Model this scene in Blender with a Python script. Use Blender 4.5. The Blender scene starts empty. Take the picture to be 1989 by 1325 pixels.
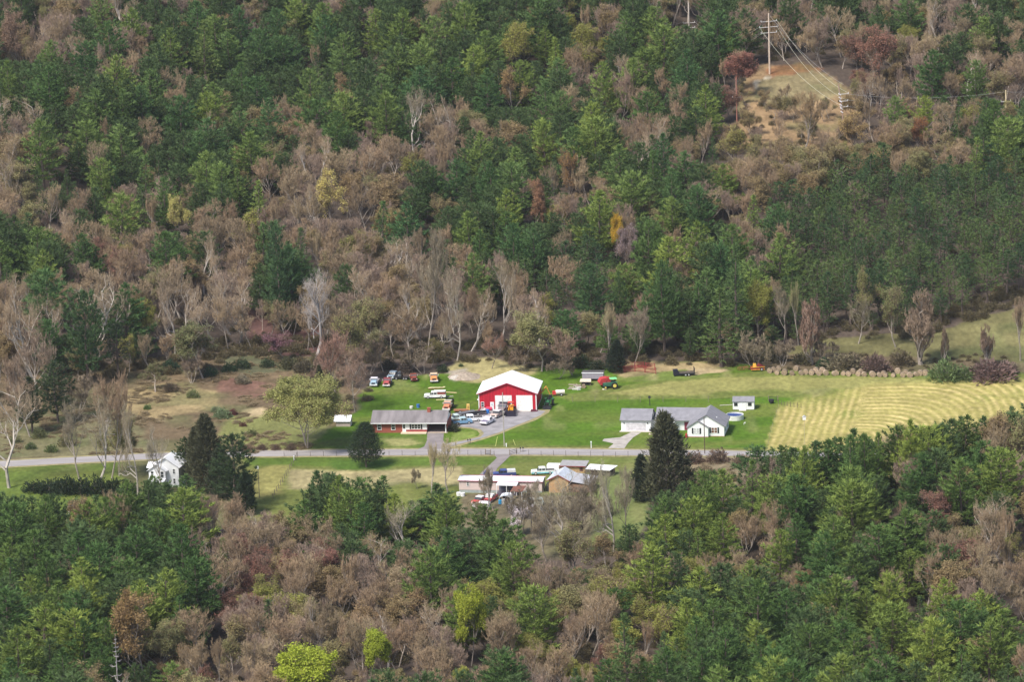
import bpy, math, random
import numpy as np
from mathutils import Vector, Matrix
PI = math.pi
rad = math.radians
SC = bpy.context.scene
COL = SC.collection
rng = random.Random(7)

# ------------------------------------------------------------ camera
CAM_H = 270.0
PITCH = rad(13.47)
ROLL = rad(1.9)
FPX = 8136.0                      # focal length in pixels of a 1989 px wide frame
FW = np.array([0, math.cos(PITCH), -math.sin(PITCH)])
R0 = np.array([1.0, 0, 0]); U0 = np.array([0, math.sin(PITCH), math.cos(PITCH)])
RT = math.cos(ROLL) * R0 - math.sin(ROLL) * U0
UP = math.cos(ROLL) * U0 + math.sin(ROLL) * R0
cam_d = bpy.data.cameras.new('camera'); cam = bpy.data.objects.new('camera', cam_d); COL.objects.link(cam)
m = Matrix.Identity(4)
for i in range(3):
    m[i][0] = RT[i]; m[i][1] = UP[i]; m[i][2] = -FW[i]
m[2][3] = CAM_H
cam.matrix_world = m
cam_d.sensor_width = 36; cam_d.lens = 36 * FPX / 1989
cam_d.clip_start = 5; cam_d.clip_end = 9000
SC.camera = cam

# ------------------------------------------------------------ sky and sun
SUN_EL, SUN_AZ = rad(53), rad(226)          # azimuth clockwise from +Y (the view direction)
w = bpy.data.worlds.new('World'); SC.world = w; w.use_nodes = True
nt = w.node_tree; bg = nt.nodes['Background']
sky = nt.nodes.new('ShaderNodeTexSky'); sky.sky_type = 'NISHITA'; sky.sun_disc = False
sky.sun_elevation = SUN_EL; sky.sun_rotation = SUN_AZ; sky.altitude = 400
sky.air_density = 1.0; sky.dust_density = 2.5; sky.ozone_density = 1.0
nt.links.new(sky.outputs[0], bg.inputs[0]); bg.inputs[1].default_value = 0.12
sd = bpy.data.lights.new('sun', 'SUN'); sun = bpy.data.objects.new('sun', sd); COL.objects.link(sun)
sd.energy = 3.6; sd.angle = rad(14.0); sd.color = (1.0, 0.95, 0.87)
sv = Vector((math.sin(SUN_AZ) * math.cos(SUN_EL), math.cos(SUN_AZ) * math.cos(SUN_EL), math.sin(SUN_EL)))
sun.rotation_euler = sv.to_track_quat('Z', 'Y').to_euler()
SC.view_settings.view_transform = 'Standard'; SC.view_settings.look = 'None'
SC.view_settings.exposure = 0.60; SC.view_settings.gamma = 1
SC.cycles.max_bounces = 5; SC.cycles.diffuse_bounces = 3; SC.cycles.transparent_max_bounces = 4
SC.cycles.volume_bounces = 0

# ------------------------------------------------------------ terrain
def flatpt(px, py):
    d = FPX * FW + (px - 994.5) * RT + (662.5 - py) * UP
    t = -CAM_H / d[2]
    return d[0] * t, d[1] * t
_yb = [flatpt(*q) for q in [(-150, 800), (0, 785), (150, 742), (450, 702), (1000, 706), (1500, 714), (1989, 722), (2150, 724)]]
YBX = [q[0] for q in _yb]; YBY = [q[1] for q in _yb]
KX, KY = flatpt(2010, 1030)
def H(x, y):
    x = np.asarray(x, float); y = np.asarray(y, float)
    s = y - np.interp(x, YBX, YBY)
    k = 16.0
    sp = np.where(s > 300, s, k * np.log1p(np.exp(np.clip(s, -400, 300) / k)))
    up = np.maximum(0, 0.168 * (sp - 0.8))
    w_ = np.clip((s - 10) / 80, 0, 1)
    up = up + w_ * (2.6 * np.sin(x / 31.0 + y / 70.0) + 2.0 * np.sin(x / 17.0 - y / 43.0 + 1.3) + 1.2 * np.sin(y / 21.0 + x / 55.0))
    kn = 12.0 * np.exp(-(((x - KX) / 75) ** 2 + ((y - KY) / 58) ** 2))
    kn = np.maximum(0, kn - 0.35)
    return up + kn
def h1(x, y): return float(H(x, y))
def proj(x, y, z):
    x = np.asarray(x, float); y = np.asarray(y, float); z = np.asarray(z, float) - CAM_H
    a = x * FW[0] + y * FW[1] + z * FW[2]
    return (994.5 + FPX * (x * RT[0] + y * RT[1] + z * RT[2]) / a,
            662.5 - FPX * (x * UP[0] + y * UP[1] + z * UP[2]) / a, a)
def G(px, py):
    d = FPX * FW + (px - 994.5) * RT + (662.5 - py) * UP
    d = d / np.linalg.norm(d)
    ts = np.arange(650, 2600, 3.0)
    X = d[0] * ts; Y = d[1] * ts; Z = CAM_H + d[2] * ts
    below = Z < H(X, Y)
    i = int(np.argmax(below))
    a, b = ts[i] - 3, ts[i]
    for _ in range(14):
        c = (a + b) / 2
        if CAM_H + d[2] * c < h1(d[0] * c, d[1] * c): b = c
        else: a = c
    return Vector((d[0] * b, d[1] * b, h1(d[0] * b, d[1] * b)))
def pxm(v):                       # pixels per metre at a point
    return FPX / float(proj(v[0], v[1], v[2])[2])

# ------------------------------------------------------------ materials
def mat(name, col, rough=0.8, var=0.12, scale=2.0, metal=0.0, objcol=False, transl=0.0, stretch=None, spec=0.3, rnd=0.0, ribs=None):
    M = bpy.data.materials.new(name); M.use_nodes = True
    n = M.node_tree.nodes; l = M.node_tree.links; p = n['Principled BSDF']
    p.inputs['Roughness'].default_value = rough; p.inputs['Metallic'].default_value = metal
    p.inputs['Specular IOR Level'].default_value = spec
    if objcol:
        oi = n.new('ShaderNodeObjectInfo'); base = oi.outputs['Color']
    else:
        c = n.new('ShaderNodeRGB'); c.outputs[0].default_value = (*col, 1); base = c.outputs[0]
    if var > 0:
        tc = n.new('ShaderNodeTexCoord'); src = tc.outputs['Object']
        if stretch:
            mp = n.new('ShaderNodeMapping'); mp.inputs['Scale'].default_value = stretch
            l.new(src, mp.inputs[0]); src = mp.outputs[0]
        ns = n.new('ShaderNodeTexNoise'); ns.inputs['Scale'].default_value = scale; ns.inputs['Detail'].default_value = 4
        l.new(src, ns.inputs['Vector'])
        mr = n.new('ShaderNodeMapRange'); mr.inputs[1].default_value = 0.3; mr.inputs[2].default_value = 0.7
        mr.inputs[3].default_value = 1 - var; mr.inputs[4].default_value = 1 + var
        l.new(ns.outputs[0], mr.inputs[0]); fac = mr.outputs[0]
        if rnd:
            oi2 = n.new('ShaderNodeObjectInfo')
            m2 = n.new('ShaderNodeMapRange'); m2.inputs[3].default_value = 1 - rnd; m2.inputs[4].default_value = 1 + rnd
            l.new(oi2.outputs['Random'], m2.inputs[0])
            mm = n.new('ShaderNodeMath'); mm.operation = 'MULTIPLY'; l.new(fac, mm.inputs[0]); l.new(m2.outputs[0], mm.inputs[1]); fac = mm.outputs[0]
        vm = n.new('ShaderNodeVectorMath'); vm.operation = 'SCALE'
        l.new(base, vm.inputs[0]); l.new(fac, vm.inputs['Scale']); base = vm.outputs[0]
    if ribs:                      # standing seams: (axis index, spacing m, darkening)
        tc3 = n.new('ShaderNodeTexCoord'); sp3 = n.new('ShaderNodeSeparateXYZ'); l.new(tc3.outputs['Object'], sp3.inputs[0])
        q3 = n.new('ShaderNodeMath'); q3.operation = 'MODULO'; l.new(sp3.outputs[ribs[0]], q3.inputs[0]); q3.inputs[1].default_value = ribs[1]
        q5 = n.new('ShaderNodeMath'); q5.operation = 'ABSOLUTE'; l.new(q3.outputs[0], q5.inputs[0])
        q4 = n.new('ShaderNodeMath'); q4.operation = 'LESS_THAN'; l.new(q5.outputs[0], q4.inputs[0]); q4.inputs[1].default_value = ribs[1] * .16
        q6 = n.new('ShaderNodeMath'); q6.operation = 'MULTIPLY_ADD'; l.new(q4.outputs[0], q6.inputs[0]); q6.inputs[1].default_value = -ribs[2]; q6.inputs[2].default_value = 1
        v6 = n.new('ShaderNodeVectorMath'); v6.operation = 'SCALE'; l.new(base, v6.inputs[0]); l.new(q6.outputs[0], v6.inputs['Scale']); base = v6.outputs[0]
    l.new(base, p.inputs['Base Color'])
    if transl:
        t = n.new('ShaderNodeBsdfTranslucent'); l.new(base, t.inputs[0])
        mx = n.new('ShaderNodeMixShader'); mx.inputs[0].default_value = transl
        l.new(p.outputs[0], mx.inputs[1]); l.new(t.outputs[0], mx.inputs[2])
        l.new(mx.outputs[0], n['Material Output'].inputs[0])
    return M
_pc = {}
def paint(col, rough=0.45, var=0.16):
    k = (tuple(round(c, 3) for c in col), rough, var)
    if k not in _pc: _pc[k] = mat('paint_%d' % len(_pc), col, rough, var, 1.7, spec=0.4)
    return _pc[k]
M_NEEDLE = mat('needles', None, 0.85, 0.20, 0.5, objcol=True, transl=0.22)
M_LEAF = mat('leaves', None, 0.75, 0.25, 0.8, objcol=True, transl=0.35)
M_TWIG = mat('twigs', None, 0.9, 0.2, 0.5, objcol=True)
M_TWIGB = mat('twig_brown', (0.22, 0.155, 0.105), 0.9, 0.2, 0.5, rnd=0.2)
M_BARK = mat('bark', (0.30, 0.255, 0.215), 0.95, 0.25, 1.5, rnd=0.2)
M_BARKP = mat('bark_pine', (0.12, 0.09, 0.075), 0.95, 0.25, 1.5, rnd=0.2)
M_BARKW = mat('bark_pale', (0.44, 0.39, 0.34), 0.9, 0.3, 0.9)
M_BARKG = mat('bark_grey', (0.38, 0.345, 0.325), 0.95, 0.25, 0.9)
M_WHITE = mat('white_siding', (0.80, 0.80, 0.79), 0.6, 0.03, 3, stretch=(0.2, 0.2, 8))
M_WROOF = mat('white_roof', (0.85, 0.85, 0.86), 0.4, 0.03, 2)
M_GLASS = mat('window_glass', (0.03, 0.035, 0.04), 0.1, 0.1, 2, spec=0.8)
M_RED = mat('red_metal', (0.47, 0.014, 0.032), 0.5, 0.13, .8, stretch=(3, 3, .25), ribs=(0, .92, .22))
M_BROOF = mat('barn_roof_metal', (0.84, 0.84, 0.85), 0.4, 0.05, .7, stretch=(1, 3, 1), ribs=(1, .95, .10))
M_ROOFG = mat('grey_shingles', (0.20, 0.18, 0.182), 0.9, 0.24, 0.7, stretch=(1, .3, .3))
M_ROOFB = mat('blue_grey_shingles', (0.225, 0.22, 0.24), 0.9, 0.14, .8)
M_BRICK = mat('red_brick', (0.33, 0.095, 0.065), 0.9, 0.16, 3, stretch=(1, 1, 4))
M_TIRE = mat('tyre_rubber', (0.02, 0.02, 0.022), 0.9, 0.1)
M_RIM = mat('rim_metal', (0.55, 0.55, 0.55), 0.4, 0.1)
M_WOOD = mat('weathered_wood', (0.22, 0.17, 0.13), 0.9, 0.2, 3)
M_DARK = mat('dark_metal', (0.025, 0.025, 0.03), 0.6, 0.1)
M_CONC = mat('concrete', (0.5, 0.46, 0.42), 0.9, 0.1)

# ------------------------------------------------------------ mesh buffer
class MB:
    def __init__(s): s.v = []; s.f = []; s.m = []
    def add(s, vs, fs, mi=0):
        b = len(s.v); s.v += [tuple(q) for q in vs]; s.f += [tuple(b + i for i in f) for f in fs]; s.m += [mi] * len(fs); return s
    def box(s, x0, x1, y0, y1, z0, z1, mi=0, taper=0.0):
        t = taper
        vs = [(x0, y0, z0), (x1, y0, z0), (x1, y1, z0), (x0, y1, z0), (x0 + t, y0 + t, z1), (x1 - t, y0 + t, z1), (x1 - t, y1 - t, z1), (x0 + t, y1 - t, z1)]
        return s.add(vs, [(3, 2, 1, 0), (4, 5, 6, 7), (0, 1, 5, 4), (1, 2, 6, 5), (2, 3, 7, 6), (3, 0, 4, 7)], mi)
    def ext(s, pts, a0, a1, axis='y', mi=0):        # extrude a profile (x,z) along y, or (y,z) along x
        n = len(pts)
        if axis == 'y': vs = [(p[0], a0, p[1]) for p in pts] + [(p[0], a1, p[1]) for p in pts]
        elif axis == 'x': vs = [(a0, p[0], p[1]) for p in pts] + [(a1, p[0], p[1]) for p in pts]
        else: vs = [(p[0], p[1], a0) for p in pts] + [(p[0], p[1], a1) for p in pts]
        fs = [tuple(range(n))[::-1], tuple(range(n, 2 * n))] + [(i, (i + 1) % n, n + (i + 1) % n, n + i) for i in range(n)]
        return s.add(vs, fs, mi)
    def tube(s, p0, p1, r0, r1=None, n=6, caps=True, mi=0):
        r1 = r0 if r1 is None else r1
        p0 = Vector(p0); p1 = Vector(p1); d = (p1 - p0)
        if d.length < 1e-6: return s
        d.normalize(); a = d.orthogonal().normalized(); b = d.cross(a)
        vs = []
        for p, r in ((p0, r0), (p1, r1)):
            for k in range(n):
                t = 2 * PI * k / n; vs.append(p + a * (r * math.cos(t)) + b * (r * math.sin(t)))
        fs = [(k, (k + 1) % n, n + (k + 1) % n, n + k) for k in range(n)]
        if caps: fs += [tuple(range(n))[::-1], tuple(range(n, 2 * n))]
        return s.add(vs, fs, mi)
    def quad(s, a, b, c, d, mi=0): return s.add([a, b, c, d], [(0, 1, 2, 3)], mi)
    def slab(s, a, b, c, d, t, mi=0):              # a quad with thickness t downward
        vs = [a, b, c, d] + [(q[0], q[1], q[2] - t) for q in (a, b, c, d)]
        return s.add(vs, [(0, 1, 2, 3), (7, 6, 5, 4), (4, 5, 1, 0), (5, 6, 2, 1), (6, 7, 3, 2), (7, 4, 0, 3)], mi)
    def mesh(s, name, mats):
        me = bpy.data.meshes.new(name); me.from_pydata(s.v, [], s.f)
        for q in (mats if isinstance(mats, (list, tuple)) else [mats]): me.materials.append(q)
        if any(s.m): me.polygons.foreach_set('material_index', s.m)
        me.update(); return me
    def obj(s, name, mats, parent=None, label=None):
        o = bpy.data.objects.new(name, s.mesh(name, mats)); COL.objects.link(o)
        if parent is not None: o.parent = parent
        if label: o['label'] = label
        return o
def thing(name, label, cat, loc=(0, 0, 0), rz=0.0, group=None):
    o = bpy.data.objects.new(name, None); o.empty_display_size = 0.5; COL.objects.link(o)
    o.location = loc; o.rotation_euler = (0, 0, rz); o['label'] = label; o['category'] = cat
    if group: o['group'] = group
    return o
def tag(o, label, cat, group=None, kind=None):
    o['label'] = label; o['category'] = cat
    if group: o['group'] = group
    if kind: o['kind'] = kind
    return o
def copy_tree(o, parent=None):
    c = o.copy(); COL.objects.link(c); c.parent = parent
    for ch in list(o.children): copy_tree(ch, c)
    return c

ORD = ['first', 'second', 'third', 'fourth', 'fifth', 'sixth', 'seventh', 'eighth', 'ninth', 'tenth', 'eleventh', 'twelfth', 'thirteenth', 'fourteenth', 'fifteenth', 'sixteenth', 'seventeenth', 'eighteenth', 'nineteenth', 'twentieth', 'twenty-first', 'twenty-second', 'twenty-third', 'twenty-fourth', 'twenty-fifth', 'twenty-sixth', 'twenty-seventh', 'twenty-eighth', 'twenty-ninth', 'thirtieth']

# ------------------------------------------------------------ ground: colours, cells
def sdist(px, py, poly):
    P = np.array(poly, float); n = len(P)
    best = np.full(px.shape, 1e9); inside = np.zeros(px.shape, bool)
    for i in range(n):
        a = P[i]; b = P[(i + 1) % n]; e = b - a
        wx = px - a[0]; wy = (py - a[1]) * 2.2; ey = e[1] * 2.2
        t = np.clip((wx * e[0] + wy * ey) / (e[0] ** 2 + ey ** 2 + 1e-9), 0, 1)
        best = np.minimum(best, (wx - t * e[0]) ** 2 + (wy - t * ey) ** 2)
        c = (a[1] <= py) != (b[1] <= py)
        with np.errstate(divide='ignore', invalid='ignore'):
            xi = a[0] + (py - a[1]) * e[0] / (e[1] if e[1] else 1e-9)
        inside ^= c & (px < xi)
    d = np.sqrt(best); return np.where(inside, d, -d)
def vnoise(x, y, s, seed=0):
    x = x / s + seed * 17.3; y = y / s + seed * 9.1
    xi = np.floor(x); yi = np.floor(y); fx = x - xi; fy = y - yi
    fx = fx * fx * (3 - 2 * fx); fy = fy * fy * (3 - 2 * fy)
    def hsh(a, b): 
        v = np.sin(a * 127.1 + b * 311.7 + seed) * 43758.5453; return v - np.floor(v)
    return (hsh(xi, yi) * (1 - fx) + hsh(xi + 1, yi) * fx) * (1 - fy) + (hsh(xi, yi + 1) * (1 - fx) + hsh(xi + 1, yi + 1) * fx) * fy
FLOOR = (0.085, 0.065, 0.052)
LAWN = (0.072, 0.135, 0.012); LAWN2 = (0.130, 0.148, 0.038); STRAW = (0.27, 0.205, 0.105); BROWN = (0.145, 0.105, 0.062)
MEAD = (0.26, 0.235, 0.11); HAY = (0.26, 0.24, 0.08); HAYG = (0.135, 0.16, 0.038); OLIVE = (0.155, 0.155, 0.06)
PATCH = [   # (polygon in photo pixels, colour, feather px)
 ([(-200, 650), (0, 690), (160, 720), (420, 690), (640, 690), (700, 760), (640, 876), (-200, 900)], BROWN, 14),
 ([(-200, 800), (120, 805), (260, 790), (300, 880), (-200, 900)], (0.15, 0.135, 0.07), 16),
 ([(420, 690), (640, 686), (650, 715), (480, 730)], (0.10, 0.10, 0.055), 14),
 ([(225, 762), (330, 742), (420, 760), (430, 790), (300, 812), (240, 800)], STRAW, 12),
 ([(470, 795), (530, 790), (545, 815), (480, 822)], (0.40, 0.31, 0.18), 7),
 ([(440, 805), (640, 815), (640, 874), (420, 874)], (0.17, 0.175, 0.06), 12),
 ([(430, 730), (540, 745), (520, 770), (420, 765)], (0.17, 0.095, 0.07), 12),
 ([(-200, 905), (240, 898), (280, 950), (250, 1010), (-200, 1020)], (0.105, 0.145, 0.028), 8),
 # green valley floor
 ([(600, 874), (640, 836), (694, 798), (702, 758), (725, 742), (870, 726), (930, 700), (1100, 716), (1200, 712), (1300, 704), (1500, 708), (1600, 722), (2200, 726), (2200, 900), (1500, 884), (500, 890)], LAWN, 7),
 ([(240, 896), (480, 886), (500, 1000), (330, 1075), (240, 1050)], (0.12, 0.115, 0.05), 8),
 ([(868, 712), (900, 696), (960, 700), (1060, 712), (1030, 730), (930, 745), (880, 740)], (0.30, 0.26, 0.12), 9),
 ([(868, 722), (905, 715), (918, 735), (880, 742)], (0.36, 0.31, 0.24), 5),
 ([(1060, 765), (1110, 765), (1190, 752), (1300, 735), (1500, 720), (2200, 728), (2200, 775), (1500, 772), (1110, 779)], HAYG, 6),
 ([(1180, 765), (1300, 741), (1520, 732), (2200, 738), (2200, 752), (1500, 756), (1240, 772)], (0.235, 0.225, 0.075), 8),
 ([(1150, 745), (1330, 712), (1430, 712), (1420, 722), (1300, 738)], (0.12, 0.16, 0.035), 8),
 ([(1205, 700), (1300, 704), (1420, 706), (1420, 712), (1290, 722), (1210, 735), (1190, 722)], (0.30, 0.23, 0.12), 6),
 ([(1332, 716), (1410, 716), (1418, 723), (1340, 730)], (0.36, 0.28, 0.16), 3),
 ([(560, 876), (720, 838), (730, 845), (830, 842), (830, 868), (650, 874)], (0.09, 0.13, 0.025), 8),
 ([(740, 852), (800, 848), (820, 862), (760, 868)], (0.27, 0.26, 0.10), 10),
 ([(880, 838), (925, 838), (925, 848), (880, 860)], (0.17, 0.23, 0.05), 4),
 ([(890, 864), (1160, 866), (1500, 872), (1500, 880), (880, 876)], LAWN2, 5),
 # south of the road
 ([(470, 884), (1260, 884), (1270, 960), (1180, 1010), (1160, 1080), (900, 1080), (480, 1010)], LAWN2, 5),
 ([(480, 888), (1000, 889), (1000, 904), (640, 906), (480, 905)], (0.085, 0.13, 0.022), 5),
 ([(640, 890), (770, 893), (760, 912), (650, 912)], (0.07, 0.125, 0.02), 8),  # lone conifer's shadow, painted as darker green around its base
 ([(560, 915), (900, 908), (900, 940), (560, 950)], (0.30, 0.255, 0.13), 16),
 ([(480, 915), (560, 905), (545, 960), (490, 975)], (0.24, 0.22, 0.075), 10),
 ([(1000, 890), (1240, 893), (1240, 900), (1000, 898)], (0.12, 0.15, 0.035), 3),
 ([(900, 960), (1150, 960), (1180, 1080), (880, 1080)], (0.15, 0.125, 0.075), 8),
 ([(1150, 920), (1262, 905), (1262, 1010), (1225, 1075), (1150, 1075)], (0.13, 0.155, 0.05), 6),
 ([(1320, 884), (1500, 884), (1560, 910), (1430, 960), (1320, 1000)], (0.20, 0.16, 0.10), 6),
 # right-hand hillside meadow
 ([(1500, 690), (1590, 655), (1780, 650), (2200, 540), (2200, 722), (1500, 714)], (0.125, 0.115, 0.050), 8),
 ([(1850, 640), (2200, 580), (2200, 680), (1850, 670)], (0.16, 0.145, 0.062), 14),
 ([(1480, 690), (1600, 685), (2000, 705), (2200, 700), (2200, 726), (1480, 720)], (0.13, 0.10, 0.06), 6),
 # power line clearing
 ([(1436, 160), (1478, 122), (1560, 126), (1625, 150), (1665, 200), (1650, 300), (1560, 320), (1430, 300)], (0.26, 0.175, 0.095), 8),
 ([(1462, 160), (1500, 146), (1560, 133), (1580, 138), (1520, 158), (1470, 172)], (0.42, 0.37, 0.29), 3),
 ([(1480, 156), (1560, 132), (1622, 150), (1640, 180), (1580, 200), (1500, 205), (1466, 185)], (0.22, 0.18, 0.095), 7),
 ([(1480, 130), (1560, 122), (1600, 132), (1500, 150)], (0.23, 0.11, 0.055), 4),
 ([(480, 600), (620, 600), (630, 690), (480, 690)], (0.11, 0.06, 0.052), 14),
]
FIELD = [(1486, 874), (1514, 790), (1560, 772), (1700, 746), (2200, 738), (2200, 960), (1700, 930)]
def gcolor(x, y, z):
    px, py, _ = proj(x, y, z)
    wx = px + 16 * (vnoise(x, y, 7, 1) - .5) + 8 * (vnoise(x, y, 2.6, 2) - .5)
    wy = py + 8 * (vnoise(x, y, 9, 3) - .5) + 4 * (vnoise(x, y, 3, 4) - .5)
    c = np.tile(np.array(FLOOR), (len(px), 1))
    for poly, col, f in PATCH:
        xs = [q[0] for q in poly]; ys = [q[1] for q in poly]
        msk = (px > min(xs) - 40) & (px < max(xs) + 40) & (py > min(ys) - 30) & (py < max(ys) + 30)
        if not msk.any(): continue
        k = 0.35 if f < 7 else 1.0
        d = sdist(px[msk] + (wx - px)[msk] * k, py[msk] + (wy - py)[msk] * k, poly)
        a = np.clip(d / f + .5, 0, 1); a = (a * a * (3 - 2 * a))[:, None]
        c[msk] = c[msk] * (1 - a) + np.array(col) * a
    # stripes of cut hay
    cx, cy = flatpt(1648, 862)
    r = (y - cy); q = x - cx - .17 * r
    qq = np.abs(q); rr = np.maximum(r, 0) * 0.62
    d = (qq ** 3 + rr ** 3) ** (1 / 3.0)
    d = np.where(q < 0, np.maximum(qq, 0.001), d) + 0.5 * (vnoise(x, y, 14, 8) - .5)
    fd = sdist(px, py, FIELD)
    amt = np.clip(fd / np.where(py > 800, 5, 22) + .5, 0, 1)
    up = np.clip((800 - py) / 36, 0, 1) * np.clip((1690 - px - (py - 760) * .6) / 90, 0, 1); up = np.maximum(up, np.clip((752 - py) / 10, 0, 1) * np.clip((1900 - px) / 200, 0, 1))
    n = vnoise(x, y, 13, 5) * .6 + vnoise(x, y, 5, 6) * .4
    up2 = np.clip((n - .42) * 3.0, 0, 1) * up
    tan = np.array((0.325, 0.28, 0.092)); gr = np.array((0.155, 0.18, 0.038))
    mixf = np.clip(.85 - up2 * .9 - .6 * np.clip((n - .56) * 4, 0, 1), 0, 1)[:, None]
    mixf = mixf * (1 - .85 * up * np.clip((py - 748) / 8, 0, 1) * np.clip((1720 - px) / 90, 0, 1))[:, None]
    fc = tan * mixf + gr * (1 - mixf)
    c = c * (1 - amt[:, None]) + fc * amt[:, None]
    stripe = amt * (1 - up) * np.clip(.55 + .6 * (vnoise(x, y, 22, 9)), .4, 1)
    # dry streaks and clumps
    g = (c[:, 1] > c[:, 0] * 1.05) & (c[:, 1] > .10)
    st = np.clip((vnoise(x, y * .35, 3.2, 11) - .62) * 4, 0, 1) * np.clip((vnoise(x, y, 30, 12) - .42) * 3, 0, 1)
    st = st * np.where(py < 775, 1.0, .45) * g
    c = c * (1 - st[:, None] * .6) + np.array((0.32, 0.28, 0.13)) * st[:, None] * .6
    lw = (c[:, 1] > c[:, 0] * 1.25) & (amt < .3)
    k2 = 1 + .20 * (vnoise(x, y * 1.6, 11, 41) - .5) + .14 * (vnoise(x, y, 3.5, 42) - .5)
    c[lw] = c[lw] * k2[lw][:, None]; yl = np.clip((vnoise(x, y * 2.2, 16, 43) - .55) * 3, 0, 1) * lw
    c = c * (1 - .45 * yl[:, None]) + np.array((.17, .17, .045)) * .45 * yl[:, None]
    # mottling of the rough meadow
    mm = ((c[:, 0] > c[:, 1] * 1.05) | (c[:, 1] < .10)) & (amt < .5) & (c[:, 0] > .1)
    v1 = vnoise(x, y, 4.5, 31) * .5 + vnoise(x, y, 1.9, 32) * .5
    v2 = vnoise(x, y, 8, 33)
    k = (0.62 + 0.76 * v1)[:, None]
    cm = c * k; cm = cm * (1 - .45 * np.clip((v2 - .6) * 4, 0, 1))[:, None] + np.array((.10, .12, .045)) * (.45 * np.clip((v2 - .6) * 4, 0, 1))[:, None]
    c = np.where(mm[:, None], cm, c)
    return c, d, stripe, fd
def axis(lo, hi, f0, f1, fine, coarse):
    a = list(np.arange(f0, f1, fine)); v = f0; s = fine
    while v > lo: s = min(s * 1.25, coarse); v -= s; a.insert(0, v)
    v = a[-1]; s = fine
    while v < hi: s = min(s * 1.25, coarse); v += s; a.append(v)
    return np.array(a)
GX = axis(-1500, 1500, -152, 158, 1.15, 40); GY = np.concatenate([axis(250, 1179, 945, 1179, 1.15, 30), np.arange(1180, 1480, 2.6), np.arange(1480, 3200, 35)]); GY = np.unique(GY[np.insert(np.diff(GY) > .3, 0, True)])
XX, YY = np.meshgrid(GX, GY); nx, ny = len(GX), len(GY)
VX = XX.ravel(); VY = YY.ravel(); VZ = H(VX, VY)
VZ = VZ + np.where(np.abs(VX) < 400, 0.12 * (vnoise(VX, VY, 6, 21) - .5) * np.clip(VZ, 0, 1), 0)
gc, gph, gst, gfd = gcolor(VX, VY, VZ)
M_GROUND = bpy.data.materials.new('ground_cover'); M_GROUND.use_nodes = True
n_ = M_GROUND.node_tree.nodes; l_ = M_GROUND.node_tree.links; p_ = n_['Principled BSDF']
p_.inputs['Roughness'].default_value = 0.95; p_.inputs['Specular IOR Level'].default_value = 0.1
ac = n_.new('ShaderNodeAttribute'); ac.attribute_name = 'cover'
ah = n_.new('ShaderNodeAttribute'); ah.attribute_name = 'swath'
as_ = n_.new('ShaderNodeAttribute'); as_.attribute_name = 'cut'
tc = n_.new('ShaderNodeTexCoord')
def noise_f(scale, st, lo, hi, a=.3, b=.7, det=5):
    mp = n_.new('ShaderNodeMapping'); mp.inputs['Scale'].default_value = st; l_.new(tc.outputs['Object'], mp.inputs[0])
    q = n_.new('ShaderNodeTexNoise'); q.inputs['Scale'].default_value = scale; q.inputs['Detail'].default_value = det; l_.new(mp.outputs[0], q.inputs['Vector'])
    r = n_.new('ShaderNodeMapRange'); r.inputs[1].default_value = a; r.inputs[2].default_value = b; r.inputs[3].default_value = lo; r.inputs[4].default_value = hi
    l_.new(q.outputs[0], r.inputs[0]); return r.outputs[0]
def mth(op, a, b=None, c=None):
    q = n_.new('ShaderNodeMath'); q.operation = op
    for i, v in enumerate((a, b, c)):
        if v is None: continue
        if isinstance(v, (int, float)): q.inputs[i].default_value = v
        else: l_.new(v, q.inputs[i])
    return q.outputs[0]
f1 = noise_f(0.9, (1, .5, 1), .78, 1.22); f2 = noise_f(0.12, (1, .6, 1), .86, 1.14)
fine = mth('MULTIPLY', f1, f2)
sn = mth('SINE', mth('ADD', mth('MULTIPLY', ah.outputs['Fac'], 2 * PI / 2.05), noise_f(.2, (1, 1, 1), -.5, .5)))
sn = mth('MULTIPLY_ADD', sn, .5, .5); sn = mth('POWER', sn, 1.3)
sn = mth('MULTIPLY', sn, as_.outputs['Fac'])
mxc = n_.new('ShaderNodeMix'); mxc.data_type = 'RGBA'; l_.new(ac.outputs['Color'], mxc.inputs['A']); mxc.inputs['B'].default_value = (0.58, 0.46, 0.20, 1)
l_.new(mth('MULTIPLY', mth('MULTIPLY', sn, noise_f(.16, (1, 1, 1), .15, 1.15)), .85), mxc.inputs['Factor'])
vm_ = n_.new('ShaderNodeVectorMath'); vm_.operation = 'SCALE'; l_.new(mxc.outputs['Result'], vm_.inputs[0]); l_.new(fine, vm_.inputs['Scale'])
l_.new(vm_.outputs[0], p_.inputs['Base Color'])
bp = n_.new('ShaderNodeBump'); bp.inputs['Strength'].default_value = .5; bp.inputs['Distance'].default_value = .25
l_.new(f1, bp.inputs['Height']); l_.new(bp.outputs[0], p_.inputs['Normal'])

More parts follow.
